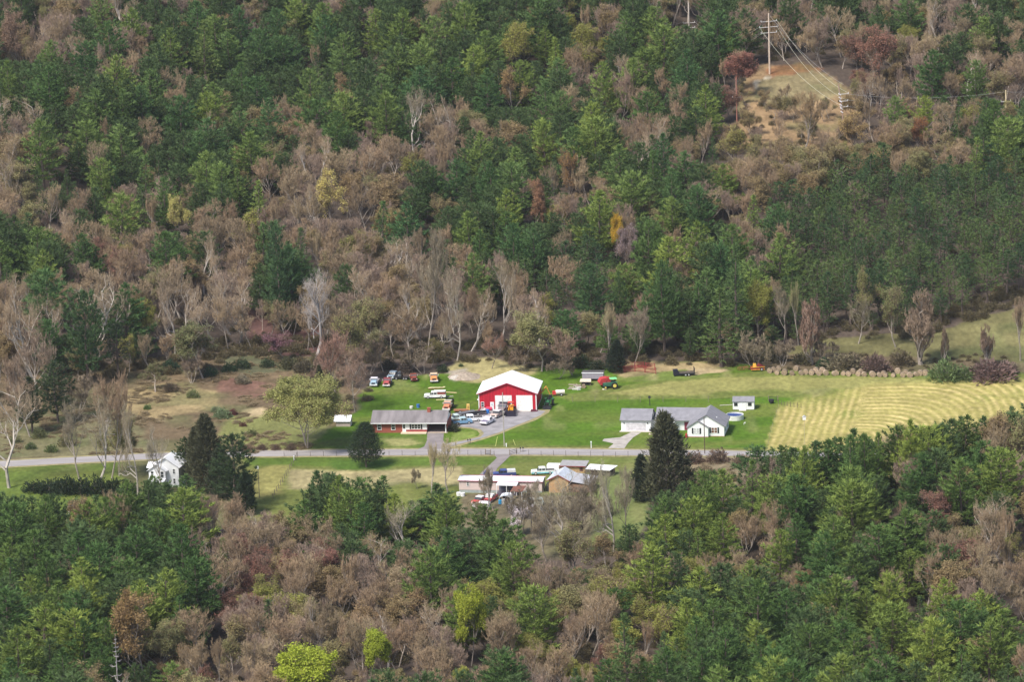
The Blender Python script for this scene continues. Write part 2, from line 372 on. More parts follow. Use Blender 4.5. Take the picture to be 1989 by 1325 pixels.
ci = (np.arange(ny - 1)[:, None] * nx + np.arange(nx - 1)[None, :]).ravel()
quads = np.stack([ci, ci + 1, ci + 1 + nx, ci + nx], 1)
qc = gc[quads].mean(1); qf = gfd[quads].mean(1)
cls = np.zeros(len(quads), int)
cls[(qc[:, 1] > qc[:, 0] * 1.02) & (qc[:, 1] > .105)] = 1
cls[qf > 0] = 2
def ground_piece(name, sel):
    q = quads[sel]; used, inv = np.unique(q.ravel(), return_inverse=True)
    me = bpy.data.meshes.new(name)
    me.from_pydata(np.stack([VX[used], VY[used], VZ[used]], 1).tolist(), [], inv.reshape(-1, 4).tolist())
    a = me.color_attributes.new('cover', 'FLOAT_COLOR', 'POINT'); a.data.foreach_set('color', np.concatenate([gc[used], np.ones((len(used), 1))], 1).ravel())
    for nm, arr in (('swath', gph), ('cut', gst)):
        a = me.attributes.new(nm, 'FLOAT', 'POINT'); a.data.foreach_set('value', arr[used].astype(np.float32))
    me.polygons.foreach_set('use_smooth', [True] * len(q)); me.materials.append(M_GROUND); me.update()
    o = bpy.data.objects.new(name, me); COL.objects.link(o); o['kind'] = 'structure'
    return o
tag(ground_piece('ground', cls == 0), 'brown meadow and leaf-strewn forest floor around the valley farms', 'ground', kind='structure')
tag(ground_piece('lawn', cls == 1), 'bright green grass around the barn and houses', 'lawn', kind='structure')
tag(ground_piece('hay_field', cls == 2), 'yellow mown hay field with curved rows of cut grass', 'field', kind='structure')

# ------------------------------------------------------------ road and driveways
M_ROAD = mat('asphalt', (0.31, 0.285, 0.28), 0.9, 0.16, .35, stretch=(.25, 1.6, 1))
M_GRAV = mat('gravel', (0.27, 0.255, 0.26), 0.95, 0.22, .4)
M_GRAVL = mat('pale_gravel', (0.38, 0.345, 0.31), 0.95, 0.2, .6)
M_VERGE = mat('sandy_verge', (0.27, 0.235, 0.115), 0.95, 0.25, .8)
M_DRV = mat('old_asphalt', (0.23, 0.20, 0.195), 0.95, 0.18, .4)
def ribbon(name, pts, width, z, M, label, cat):
    P = [G(*q) for q in pts]
    C_ = []
    for i in range(len(P) - 1):
        for k in range(12):
            t = k / 12; a, b = P[i], P[i + 1]
            p0 = P[max(i - 1, 0)]; p3 = P[min(i + 2, len(P) - 1)]
            C_.append(.5 * ((2 * a) + (b - p0) * t + (2 * p0 - 5 * a + 4 * b - p3) * t * t + (3 * a - p0 - 3 * b + p3) * t ** 3))
    C_.append(P[-1]); mb = MB()
    vs = []
    for i, c in enumerate(C_):
        d = C_[min(i + 1, len(C_) - 1)] - C_[max(i - 1, 0)]; d.z = 0; d.normalize(); nrm = Vector((-d.y, d.x, 0))
        for sgn in (-1, 1):
            e = c + nrm * (sgn * width * .5 * (1 + (.06 if 'verge' in name else .008) * math.sin(i * 1.7 + sgn * 2) * math.sin(i * .61 + sgn))); vs.append((e.x, e.y, h1(e.x, e.y) + z))
    mb.add(vs, [(2 * i, 2 * i + 2, 2 * i + 3, 2 * i + 1) for i in range(len(C_) - 1)])
    o = mb.obj(name, M); tag(o, label, cat, kind='structure'); return o
ribbon('road_verge', [(-150, 907), (0, 902), (150, 894), (320, 886), (470, 882), (700, 880), (1000, 878), (1250, 880), (1460, 882), (1700, 884), (2150, 888)], 8.2, .03, M_VERGE, 'thin strip of dry grass edging the country road', 'verge')
ribbon('road', [(-150, 907), (0, 902), (150, 894), (320, 886), (470, 882), (700, 880), (1000, 878), (1250, 880), (1460, 882), (1700, 884), (2150, 888)], 5.7, .05, M_ROAD, 'pale grey country road crossing the valley', 'road')
def sheet(name, pts, z, M, label, cat):
    mb = MB(); P = [G(*q) for q in pts]
    mb.add([(p.x, p.y, p.z + z) for p in P], [tuple(range(len(P)))])
    o = mb.obj(name, M); me = o.data
    import bmesh
    b = bmesh.new(); b.from_mesh(me); bmesh.ops.triangulate(b, faces=b.faces[:])
    for f in b.faces:
        if f.normal.z < 0: f.normal_flip()
    b.to_mesh(me); b.free()
    tag(o, label, cat, kind='structure'); return o
DR = [(880, 806), (930, 797), (1043, 797), (1060, 799), (1050, 807), (1028, 817), (1000, 828), (968, 841), (931, 853), (892, 863), (862, 873), (845, 873), (868, 862), (905, 856), (934, 849), (940, 842), (934, 835), (915, 831), (890, 829), (876, 826)]
sheet('driveway_verge', [(875, 804), (930, 796), (1043, 796), (1069, 796), (1066, 802), (1040, 817), (1006, 829), (973, 843), (933, 856), (892, 867), (868, 876), (840, 876), (860, 863), (903, 854), (928, 848), (932, 843), (927, 837), (912, 833), (890, 832), (873, 829)], .02, M_VERGE, 'worn sandy edge of the gravel driveway by the barn', 'verge')
sheet('gravel_driveway', DR, .035, M_GRAV, 'grey gravel yard and curved driveway in front of the red barn', 'driveway')
sheet('house_driveway', [(830, 842), (862, 842), (861, 856), (868, 866), (880, 874), (810, 874), (824, 868), (829, 857)], .04, M_DRV, 'short paved driveway flaring down from the brick house carport', 'driveway')
sheet('lane', [(960, 884), (993, 884), (982, 895), (966, 910), (957, 928), (926, 928), (943, 911), (957, 898), (965, 890)], .04, M_DRV, 'narrow paved lane from the road to the mobile home', 'lane')
sheet('front_driveway', [(1178, 874), (1211, 874), (1219, 862), (1230, 850), (1245, 841), (1226, 840), (1205, 850), (1173, 853), (1170, 857), (1192, 862)], .03, M_GRAVL, 'pale gravel driveway climbing to the white garage', 'driveway')

# ------------------------------------------------------------ tree meshes
def npmesh(name, V, F, mats, mi=None):
    me = bpy.data.meshes.new(name); V = np.asarray(V, float); F = np.asarray(F, int)
    n = len(F); k = F.shape[1]
    me.vertices.add(len(V)); me.vertices.foreach_set('co', V.ravel())
    me.loops.add(n * k); me.loops.foreach_set('vertex_index', F.ravel())
    me.polygons.add(n); me.polygons.foreach_set('loop_start', np.arange(0, n * k, k))
    for q in mats: me.materials.append(q)
    if mi is not None: me.polygons.foreach_set('material_index', mi)
    me.update(calc_edges=True); return me
def unit(a): return a / (np.linalg.norm(a, axis=1, keepdims=True) + 1e-9)
def blades(R, c, d, L, Wd):       # thin triangles: base centre c, direction d
    n = len(c); s = unit(np.cross(d, R.normal(size=(n, 3))))
    a = c + s * (Wd[:, None] * .5); b = c - s * (Wd[:, None] * .5); e = c + d * L[:, None]
    V = np.stack([a, b, e], 1).reshape(-1, 3); F = np.arange(3 * n).reshape(-1, 3)
    return V, F
def conifer(seed, Hh, W, z0=.22, prof=.62, gap=.95, nb=6, tuft=.75, up=.5, fan=.5, rag=.28, per=8, droop=.12, solid=1.0, clump=0):
    R = np.random.RandomState(seed); tr = MB()
    segs = 6; lean = R.normal(0, .012, 2)
    axp = lambda z: np.array([lean[0] * z + .15 * math.sin(z * .35 + seed), lean[1] * z + .15 * math.cos(z * .3 + seed), z])
    r0 = Hh * .014 + .05
    for i in range(segs):
        a, b = Hh * .97 * i / segs, Hh * .97 * (i + 1) / segs
        tr.tube(axp(a) - (np.array([0, 0, .6]) if i == 0 else 0), axp(b), r0 * (1 - a / Hh) + .03, r0 * (1 - b / Hh) + .02, 5, False)
    cs = []; ds = []
    z = Hh * z0; asym = R.uniform(0, 2 * PI)
    while z < Hh * .985:
        t = (z - Hh * z0) / (Hh * (1 - z0)); base = W * .5 * ((1 - t) ** prof) * min(1, .55 + t * 3.2)
        n = max(3, int(round(nb * (1 - .35 * t)))); ph = R.uniform(0, 2 * PI)
        for k in range(n):
            th = ph + 2 * PI * k / n + R.normal(0, .25)
            L = base * (1 + R.uniform(-rag, rag) + .12 * math.cos(th - asym))
            if R.rand() < .06: L *= .4
            L = max(L, .45); p0 = axp(z); o = np.array([math.cos(th), math.sin(th), 0]); sd_ = np.array([-o[1], o[0], 0])
            rise = up * .35 + t * .45
            m = max(1, int(L / (.62 / solid)))
            if L > 1.6 and R.rand() < .6:
                e = p0 + o * L * .85 + np.array([0, 0, L * (rise * .5 - droop)]); tr.tube(p0, e, .07 * (1 - t) + .02, .015, 3, False)
            for j in range(m):
                s = (j + .6 + R.uniform(-.3, .3)) / m
                if s < .18 and L > 2: continue
                wd = fan * L * s * .55 * (1.25 - s)
                for q in range(1 + int(wd / .55)):
                    off = R.uniform(-1, 1) * wd
                    zc = L * s * (-droop + rise * s) + R.normal(0, .1)
                    cs.append(p0 + o * (L * s) + sd_ * off + np.array([0, 0, zc]))
                    ds.append(o * .8 + sd_ * (off / (wd + .3)) * .5 + np.array([0, 0, up + t * .5]))
        z += gap * (1 - .45 * t) * R.uniform(.8, 1.2)
    for k in range(10):
        cs.append(axp(Hh * (.95 + .05 * R.rand()))); ds.append(np.array([0, 0, 1.0]))
    if clump:
        for k in range(clump):
            t = R.rand() ** .8; th = R.uniform(0, 2 * PI); rr = W * .5 * ((1 - t) ** prof) * min(1, .55 + t * 3.2) * R.uniform(.55, 1.02)
            o = np.array([math.cos(th), math.sin(th), 0]); cs.append(axp(Hh * (z0 + (1 - z0) * t)) + o * rr); ds.append(o * .5 + np.array([0, 0, .8]))
    cs = np.array(cs); ds = unit(np.array(ds)); cs = np.repeat(cs, per, 0); ds = np.repeat(ds, per, 0); n = len(cs)
    d = unit(ds + R.normal(0, .42, (n, 3))); cs = cs + R.normal(0, .13, (n, 3))
    V, F = blades(R, cs, d, tuft * R.uniform(.6, 1.15, n), .165 * R.uniform(.7, 1.3, n) * (.6 + tuft * .6))
    return tr.mesh('trunk', M_BARKP), npmesh('crown', V, F, [M_NEEDLE])
def deciduous(seed, Hh, W, twig=M_TWIG, bark=M_BARK, leaf=0, lsize=.34, z0=.3, spread=.8, thick=1.0, tw=1.0, nl=9, twr=.042, gnarl=.16, stems=1, vase=.5, lowleaf=.35, lo_=.34, rmin=.02):
    R = np.random.RandomState(seed); tube_ = []; tips = []; T0 = []; T1 = []; TW = []; LC = []
    def rdir(d, ang):
        a = np.cross(d, R.normal(size=3)); a /= np.linalg.norm(a) + 1e-9
        v = d * math.cos(ang) + a * math.sin(ang); return v / np.linalg.norm(v)
    def grow(p, d, L, r, lv):
        nseg = 3 if lv <= 1 else 2; pts = [p]; dd = d.copy()
        for i in range(nseg):
            dd = dd + R.normal(0, gnarl, 3) + np.array([0, 0, .07 if lv else .03]); dd /= np.linalg.norm(dd)
            pts.append(pts[-1] + dd * L / nseg)
        for i in range(nseg):
            ra, rb = r * (1 - .6 * i / nseg), r * (1 - .6 * (i + 1) / nseg)
            if lv <= 2: tube_.append((pts[i], pts[i + 1], ra, rb, 6 if lv == 0 else 4 if lv == 1 else 3))
            else: T0.append(pts[i]); T1.append(pts[i + 1]); TW.append(max(ra * 1.6, twr))
        if lv == 4:
            for k in range(3):
                u = R.rand(); q = pts[0] + (pts[-1] - pts[0]) * u; v = rdir(dd, R.uniform(.3, .9)); l2 = L * R.uniform(.4, .8)
                v[2] += .4; v /= np.linalg.norm(v); T0.append(q); T1.append(q + v * l2); TW.append(twr)
                if leaf: LC.append(q + v * l2)
            LC.append(pts[-1]); return
        nc = [nl, 5, 5, 6][lv]
        for k in range(nc):
            u = (lo_ + (1 - lo_) * (k + R.rand()) / nc) if lv == 0 else (.25 + .75 * (k + R.rand()) / nc)
            i = min(int(u * nseg), nseg - 1); q = pts[i] + (pts[i + 1] - pts[i]) * (u * nseg - i)
            ang = ((1.25 - .75 * u) * R.uniform(.75, 1.15) * spread if lv == 0 else R.uniform(.35, .95))
            v = rdir(dd, ang)
            if v[2] < -.15: v[2] *= -.4
            if lv >= 1: v[2] += .38; v /= np.linalg.norm(v)
            if lv == 0: v[2] += vase * .3; v /= np.linalg.norm(v)
            grow(q, v, L * ([.62, .62, .62, .62][lv]) * R.uniform(.75, 1.2) * (1.15 - (.5 if lv == 0 else .35) * u), r * [.42, .45, .5, .5][lv], lv + 1)
    for s_ in range(stems):
        off = np.array([R.normal(0, .06), R.normal(0, .06), 0]) * (stems > 1)
        grow(np.array([0, 0, -.5]) + off, rdir(np.array([0, 0, 1.0]), .05 + .22 * (stems > 1)), Hh * (z0 + .45), Hh * .0125 * thick, 0)
    allp = np.array(T1); top = np.percentile(allp[:, 2], 99.7)
    rx = np.percentile(np.hypot(allp[:, 0], allp[:, 1]), 94)
    sz = Hh / top
    def warp(P):
        P = np.atleast_2d(np.array(P, float)); r = np.hypot(P[:, 0], P[:, 1]) + 1e-6
        f = (W * .5) * np.minimum(r / rx, 1.12) ** .68 / r; f = np.minimum(f, 3.0 * W * .5 / rx)
        zz = P[:, 2] * sz; dome = np.clip((r * f / (W * .5)), 0, 1) ** 2
        return np.stack([P[:, 0] * f, P[:, 1] * f, zz - dome * Hh * .05], 1)
    tr = MB()
    for a, b, ra, rb, n in tube_: tr.tube(warp(a)[0], warp(b)[0], ra, max(rb, rmin), n, False)
    T0 = warp(T0); T1 = warp(allp); TW = np.array(TW) * tw; dv = T1 - T0; Ln = np.linalg.norm(dv, axis=1)
    V, F = blades(R, T0, unit(dv), Ln * 1.15, TW * 1.5); mi = np.zeros(len(F), int)
    if leaf and len(LC):
        LC = warp(LC); keep = LC[:, 2] > Hh * lowleaf * R.uniform(.6, 1.5, len(LC)); LC = LC[keep]
        c = np.repeat(LC, leaf, 0) + R.normal(0, .28, (len(LC) * leaf, 3)); n = len(c)
        V2, F2 = blades(R, c, unit(R.normal(size=(n, 3))), lsize * R.uniform(.6, 1.3, n), lsize * R.uniform(.6, 1.2, n))
        F = np.concatenate([F, F2 + len(V)]); V = np.concatenate([V, V2]); mi = np.concatenate([mi, np.ones(n, int)])
    return tr.mesh('trunk', bark), npmesh('crown', V, F, [twig, M_LEAF], mi)
def bush(seed, Hh, W, n=500, lsize=.35, leafy=.6):
    R = np.random.RandomState(seed); d = unit(R.normal(size=(n, 3))); d[:, 2] = np.abs(d[:, 2])
    lob = 1 + .25 * np.sin(d[:, 0] * 5 + seed) * np.cos(d[:, 1] * 4 + seed * 2)
    rr = R.rand(n) ** .45 * lob
    c = d * rr[:, None] * np.array([W / 2, W / 2, Hh]); tr = MB()
    for k in range(14):
        e = unit(R.normal(size=(1, 3)))[0]; e[2] = abs(e[2]) + .4; tr.tube((0, 0, -.2), e * np.array([W * .35, W * .35, Hh * .6]), .05, .02, 3, False)
    dd = unit(d + R.normal(0, .5, (n, 3)) + np.array([0, 0, .4]))
    V, F = blades(R, c, dd, lsize * R.uniform(.7, 1.8, n), lsize * R.uniform(.4, .9, n))
    return tr.mesh('stem', M_BARK), npmesh('foliage', V, F, [M_LEAF])

PROTO = {}
def reg(kind, items): PROTO[kind] = items
# (trunk mesh, crown mesh, height, width)
reg('pine', [(*conifer(10 + i, 18, 9.5, z0=.2, prof=.36 + .06 * i, per=12, nb=6, gap=1.35, tuft=.95, fan=1.0, rag=.30, up=.7, droop=.02 + .03 * (i % 3)), 18, 9.5) for i in range(6)])
reg('spire', [(*conifer(30 + i, 17, 7.0, z0=.12, prof=.85, nb=6, gap=.85, tuft=.7, fan=.7, rag=.2), 17, 7.0) for i in range(2)])
reg('scrub', [(*conifer(40 + i, 13, 6.0, z0=.35, prof=.42, nb=6, gap=.95, tuft=.6, fan=.6, rag=.35, up=.6), 13, 6.0) for i in range(5)])
reg('cedar', [(*conifer(50 + i, 12, 6.5, z0=.03, prof=.62, nb=7, gap=.7, tuft=.7, fan=.7, rag=.36, up=.8, solid=1.2, clump=900, per=6), 12, 6.5) for i in range(2)])
reg('bare', [(*deciduous(60 + i, 17, 10 + i % 3, z0=.28 + .04 * (i % 3), spread=.75 + .08 * (i % 4)), 17, 10 + i % 3) for i in range(6)])
reg('slim', [(*deciduous(70 + i, 17, 6.5, z0=.35, spread=.6, nl=8, tw=.55), 17, 6.5) for i in range(2)])
reg('syc', [(*deciduous(80 + i, 19, 12, bark=M_BARKW, z0=.22, spread=.85, thick=1.45, tw=.55, gnarl=.24, nl=7, lo_=.28, rmin=.05), 19, 12) for i in range(4)])
reg('snag', [(*deciduous(86, 20, 9, bark=M_BARKG, z0=.5, spread=.7, thick=1.9, tw=.35, gnarl=.3), 20, 9)])
reg('bud', [(*deciduous(90 + i, 15, 9, twig=M_TWIGB, leaf=1 + (i % 2), lsize=.26, z0=.26), 15, 9) for i in range(5)])
reg('leafy', [(*deciduous(100 + i, 14, 8.5, twig=M_TWIGB, leaf=5, lsize=.30, z0=.15, spread=.7, lowleaf=.2), 14, 8.5) for i in range(2)])
reg('willow', [(*deciduous(110, 14, 17.5, twig=M_TWIGB, leaf=4, lsize=.27, z0=.12, spread=1.15, stems=3, nl=6, thick=.9, lowleaf=.12), 14, 15.5)])
reg('brush', [(*deciduous(120 + i, 8, 6.5, z0=.08, spread=1.0, stems=3, nl=5, thick=.7), 8, 6.5) for i in range(3)])
reg('bush', [(*bush(130 + i, 2.6, 4.2, 900), 2.6, 4.2) for i in range(3)])
reg('vine', [(*deciduous(140 + i, 15, 5.5, z0=.3, spread=.9, nl=14, thick=2.4, tw=1.6, lo_=.06), 15, 5.5) for i in range(2)])
reg('round', [(*conifer(150, 11, 9.9, z0=.14, prof=.50, nb=8, gap=.5, tuft=.5, fan=.8, rag=.1, up=.7, solid=1.2, clump=900, per=5), 11, 9.9)])
def deadconifer(seed, Hh):
    R = np.random.RandomState(seed); tr = MB(); br = MB(); tr.tube((0, 0, -.5), (.2, 0, Hh), Hh * .012 + .06, .03, 6)
    z = Hh * .12
    while z < Hh * .96:
        t = z / Hh
        for k in range(3):
            th = R.uniform(0, 2 * PI); L = (1 - t) * 3.6 * R.uniform(.5, 1.1) + .4; o = Vector((math.cos(th), math.sin(th), 0))
            a = Vector((.2 * t, 0, z)); b = a + o * L * .6 + Vector((0, 0, -.1 * L)); c = b + o * L * .4 + Vector((0, 0, .22 * L))
            br.tube(a, b, .07, .05, 4, False); br.tube(b, c, .05, .015, 4, False)
        z += R.uniform(.5, .9)
    return tr.mesh('trunk', M_BARKG), br.mesh('branches', M_BARKG), Hh, 6.0
reg('dead', [deadconifer(160, 15)])

NAMES = {'pine': ('pine_tree', 'pine tree', 'white pine'), 'spire': ('pine_tree', 'pine tree', 'pointed pine'), 'scrub': ('scrub_pine', 'scrub pine', 'scrub pine'),
         'cedar': ('cedar_tree', 'cedar tree', 'cedar'), 'round': ('cedar_tree', 'cedar tree', 'conifer'), 'bare': ('bare_tree', 'bare tree', 'bare tree'),
         'slim': ('bare_tree', 'bare tree', 'slim bare tree'), 'syc': ('sycamore_tree', 'sycamore', 'sycamore'), 'snag': ('dead_tree', 'dead tree', 'dead tree'),
         'bud': ('budding_tree', 'budding tree', 'budding tree'), 'leafy': ('leafy_tree', 'leafy tree', 'young-leaved tree'), 'willow': ('willow_tree', 'willow', 'willow'),
         'brush': ('brush_tree', 'small tree', 'brushy small tree'), 'bush': ('bush', 'bush', 'bush'), 'vine': ('vine_covered_tree', 'vine-covered tree', 'vine-hung bare tree'), 'dead': ('dead_pine', 'dead tree', 'dead pine')}
KEYVAR = {'clump': ()}
def put_tree(kind, pos, hgt, wid, col, label=None, group=None, var=None, rz=None, twigcol=None):
    items = PROTO[kind]; tm, cm, h0, w0 = items[rng.randrange(len(items)) if var is None else var % len(items)]
    nm, cat, _ = NAMES[kind]
    t = thing(nm, label or '', cat, pos, rng.uniform(0, 2 * PI) if rz is None else rz, group)
    t.scale = (wid / w0, wid / w0, hgt / h0)
    a = bpy.data.objects.new('stem' if kind == 'bush' else 'trunk', tm); COL.objects.link(a); a.parent = t; a.color = (1, 1, 1, 1)
    b = bpy.data.objects.new('foliage' if kind == 'bush' else 'branches' if kind == 'dead' else 'crown', cm); COL.objects.link(b); b.parent = t; b.color = (*col, 1)
    return t

# ------------------------------------------------------------ forest map, one letter per 100 x 50 px of the photograph
FM = ["MmmMMPMPmPPYMBMBPMBP", "mmmPPPPPPPPYPPMBRBMM", "PPMPPPPPPPPMPPBBRBBO", "PPPPPPOPPPPMMPRBBBPO", "mPPPmOPPmMPPMMOOOBBP", "OPPPPPmWWPMMmMOOOOOP",
      "mPPPPmWWMPMMMMBOVVVV", "mPmPPmWOPPMOPMBVVVVV", "BBYBBBBBPPPPMPmVVVVV", "PPBPBPBmMPPVVMBVVVVV", "PMWWWPmWmMVVmPPVVVVV", "WWBWWWWBBWMmMPPVVVVV",
      "BPMBWBBBBBBPMPPBVVVB", "BPVBmBBBBBBBBBPBBBBB", "BPVBBBBBBBBBBBBBBBBB", "BBBBBBBBBBBBBBBBPPPP", "BBBBBBBBBBBBBBBPPPPP", "BBBBBBBBBBBBBBPPPMPB", "PPPPBBPPPBBPPPPPPPBO",
      "PPPPBBPPPMBMPPPPMBRB", "PPPPBRMPWPPMPPmmPPBB", "PPPPRRRmPPBmYYYMPPMB", "PPPPRYBBBYYYYmPPPMMB", "PPOPBOBBBYYmYPPPPPMP", "PPPOBBWWBMYBmPPPPPPP", "PPPPRBBMBYmMPPPPPPPP", "PPWRRBBMBMBmPPPPPPPP", "PPPRRBBBBMBPPPPPPPPP", "PPPRRBBBBMBPPPPPPPPP"]
TL = [(-200, 790), (0, 790), (100, 780), (160, 742), (350, 730), (450, 694), (600, 688), (720, 698), (860, 700), (960, 698), (1060, 712), (1200, 710), (1280, 704), (1420, 704), (1500, 690), (1590, 656), (1780, 650), (1989, 588), (2200, 545)]
FL = [(-200, 1085), (0, 1085), (200, 1080), (270, 1050), (330, 1030), (400, 1050), (480, 1080), (560, 1080), (600, 1045), (860, 1052), (930, 1085), (1060, 1130), (1130, 1150), (1190, 1105), (1250, 1085), (1330, 1050), (1400, 1025), (1500, 1000), (1650, 975), (1760, 945), (1989, 912), (2200, 900)]
CLEAR = [(1440, 165), (1480, 120), (1560, 122), (1625, 150), (1650, 190), (1560, 205), (1450, 205)]
SLASH = [(1430, 200), (1670, 190), (1660, 330), (1430, 330)]
KEEP = [(1326, 1350, 62, 50), (1470, 1520, 143, 136), (1423, 1440, 240, 236), (1612, 1652, 250, 240), (1946, 1962, 232, 192), (1690, 1946, 232, 186), (1500, 1610, 240, 168)]   # px range, base py, lowest py that must stay open
TT = [(-200, 962), (0, 962), (60, 955), (130, 970), (200, 962), (255, 935), (290, 925), (330, 935), (400, 950), (450, 962), (500, 1000), (560, 1005), (590, 950), (640, 922), (690, 940), (740, 935), (800, 975), (850, 950), (890, 962), (925, 992), (960, 1000), (1000, 1035), (1060, 1048), (1130, 1070), (1190, 1015), (1215, 962), (1260, 968), (1330, 935), (1400, 905), (1470, 880), (1520, 872), (1580, 868), (1620, 845), (1660, 838), (1700, 845), (1760, 820), (1800, 828), (1850, 808), (1900, 805), (1950, 800), (1989, 782), (2200, 770)]
TTX, TTY = zip(*TT)
def inpoly(x, y, P):
    r = False
    for i in range(len(P)):
        a, b = P[i], P[(i + 1) % len(P)]
        if (a[1] <= y) != (b[1] <= y) and x < a[0] + (y - a[1]) * (b[0] - a[0]) / (b[1] - a[1]): r = not r
    return r
def lerp3(a, b, t): return tuple(a[i] * (1 - t) + b[i] * t for i in range(3))
def pick(code, r):
    x = r.random()
    if code == 'P': return 'P' if x < .86 else 'B' if x < .95 else 'O'
    if code == 'M': return 'P' if x < .5 else 'B' if x < .8 else 'O' if x < .9 else 'Y' if x < .96 else 'W'
    if code == 'm': return 'P' if x < .24 else 'B' if x < .8 else 'O' if x < .92 else 'W'
    if code == 'B': return 'P' if x < .07 else 'B' if x < .74 else 'O' if x < .90 else 'Y' if x < .94 else 'W' if x < .98 else 'R'
    if code == 'V': return 'V' if x < .975 else 'B'
    if code == 'W': return 'W' if x < .24 else 'B' if x < .88 else 'O'
    if code == 'O': return 'O' if x < .62 else 'B' if x < .88 else 'P' if x < .93 else 'Y'
    if code == 'Y': return 'Y' if x < .52 else 'O' if x < .7 else 'B' if x < .88 else 'P'
    if code == 'R': return 'R' if x < .4 else 'B' if x < .85 else 'O'
    return 'B'
def col_for(k, r, far):
    t = r.random(); u = r.random()
    if k == 'P': c = lerp3((0.080, 0.155, 0.040), (0.265, 0.325, 0.062), t ** 1.5); c = lerp3(c, (0.085, 0.185, 0.085), .4 * u * far)
    elif k == 'V': c = lerp3((0.045, 0.092, 0.034), (0.125, 0.180, 0.050), t ** 1.5)
    elif k == 'B': c = lerp3((0.24, 0.185, 0.115), (0.39, 0.300, 0.180), t); c = lerp3(c, (0.35, 0.215, 0.135), u * .5)
    elif k == 'W': c = lerp3((0.34, 0.26, 0.17), (0.44, 0.33, 0.22), t)
    elif k == 'O': c = lerp3((0.34, 0.235, 0.12), (0.29, 0.285, 0.12), t)
    elif k == 'Y': c = lerp3((0.25, 0.25, 0.065), (0.36, 0.36, 0.08), t)
    elif k == 'R': c = lerp3((0.25, 0.12, 0.09), (0.28, 0.15, 0.11), t)
    return c
KIND = {'P': 'pine', 'V': 'scrub', 'B': 'bare', 'W': 'syc', 'O': 'bud', 'Y': 'bud', 'R': 'bud'}
trees = []     # dict(kind, x, y, z, h, w, col, code)
fr = random.Random(21)
def scatter(x0, x1, y0, y1, step, test, front):
    yv = y0; row = 0
    while yv < y1:
        s = step; xv = x0 + (row % 2) * s * .5
        while xv < x1:
            x = xv + fr.uniform(-.42, .42) * s; y = yv + fr.uniform(-.42, .42) * s
            xv += s
            z = h1(x, y); px, py, a = (float(q) for q in proj(x, y, z))
            if px < -90 or px > 2080: continue
            if not test(px, py): continue
            sc = FPX / a
            cpx = px + fr.uniform(-30, 30); cpy = py - 12 * sc + fr.uniform(-16, 16)
            code = FM[min(max(int(cpy // 50), 0), len(FM) - 1)][min(max(int(cpx // 100), 0), 19)]
            if cpy > 1400 or cpy < -130: continue
            k = pick(code, fr)
            if code == 'V' and fr.random() < .0: continue
            kind = KIND[k]
            if k == 'B' and fr.random() < .25: kind = 'slim'
            if k == 'P' and fr.random() < .22: kind = 'spire'
            if k == 'Y' and fr.random() < .35: kind = 'leafy'
            h = {'pine': fr.uniform(11.5, 22), 'spire': fr.uniform(10, 19.5), 'scrub': fr.uniform(8.5, 15.5), 'bare': fr.uniform(10.5, 18.5), 'slim': fr.uniform(11, 18), 'syc': fr.uniform(15, 19), 'bud': fr.uniform(9.5, 15.5), 'leafy': fr.uniform(8, 12)}[kind]
            wd = {'pine': .64, 'spire': .52, 'scrub': .60, 'bare': .66, 'slim': .46, 'syc': .66, 'bud': .70, 'leafy': .7}[kind] * h * fr.uniform(.85, 1.2)
            if inpoly(px, py, CLEAR): h *= .45; wd *= .5
            if inpoly(px, py, SLASH):
                k = 'O' if fr.random() < .45 else 'B'; kind = 'bud' if k == 'O' else 'bare'; h = fr.uniform(5, 10); wd = h * .75
            if front:
                h *= .86; wd *= .95; tt = float(np.interp(px, TTX, TTY)); dd = py - float(np.interp(px, FLX, FLY))
                if dd < 46:
                    h2 = (py - tt - fr.uniform(-3, 15)) / sc / .97; h = max(8.5, min(h2, 22)); wd = max(wd, h * .5)
                else: h = min(h, (py - tt) / sc)
            else:
                bad = False
                for (xa, xb, yb_, yo) in KEEP:
                    if xa - wd * sc * .4 < px < xb + wd * sc * .4 and py > yb_:
                        hm = (py - yo) / sc
                        if h > hm: wd *= max(.5, hm / h); h = hm
                        if h < 3.5: bad = True
                if bad: continue
            trees.append(dict(kind=kind, code=k, x=x, y=y, z=z, h=h, w=wd, col=col_for(k, fr, 0 if front else 1), var=fr.randrange(6), rz=fr.uniform(0, 6.28), px=px, py=py, s=sc, front=front))
        yv += s * .87; row += 1
TLX, TLY = zip(*TL); FLX, FLY = zip(*FL)
def test_back(px, py):
    if py > np.interp(px, TLX, TLY) - 2: return False
    if inpoly(px, py, CLEAR): return fr.random() < .05
    if inpoly(px, py, SLASH): return fr.random() < (.72 if py < 228 else .97)
    return True
scatter(-190, 190, 1085, 1480, 7.6, lambda a, b: test_back(a, b) and not (a > 1500 and b > 330), False)
scatter(20, 190, 1085, 1400, 5.9, lambda a, b: test_back(a, b) and (a > 1500 and b > 330), False)
scatter(-160, 160, 770, 1030, 7.3, lambda a, b: b > np.interp(a, FLX, FLY), True)

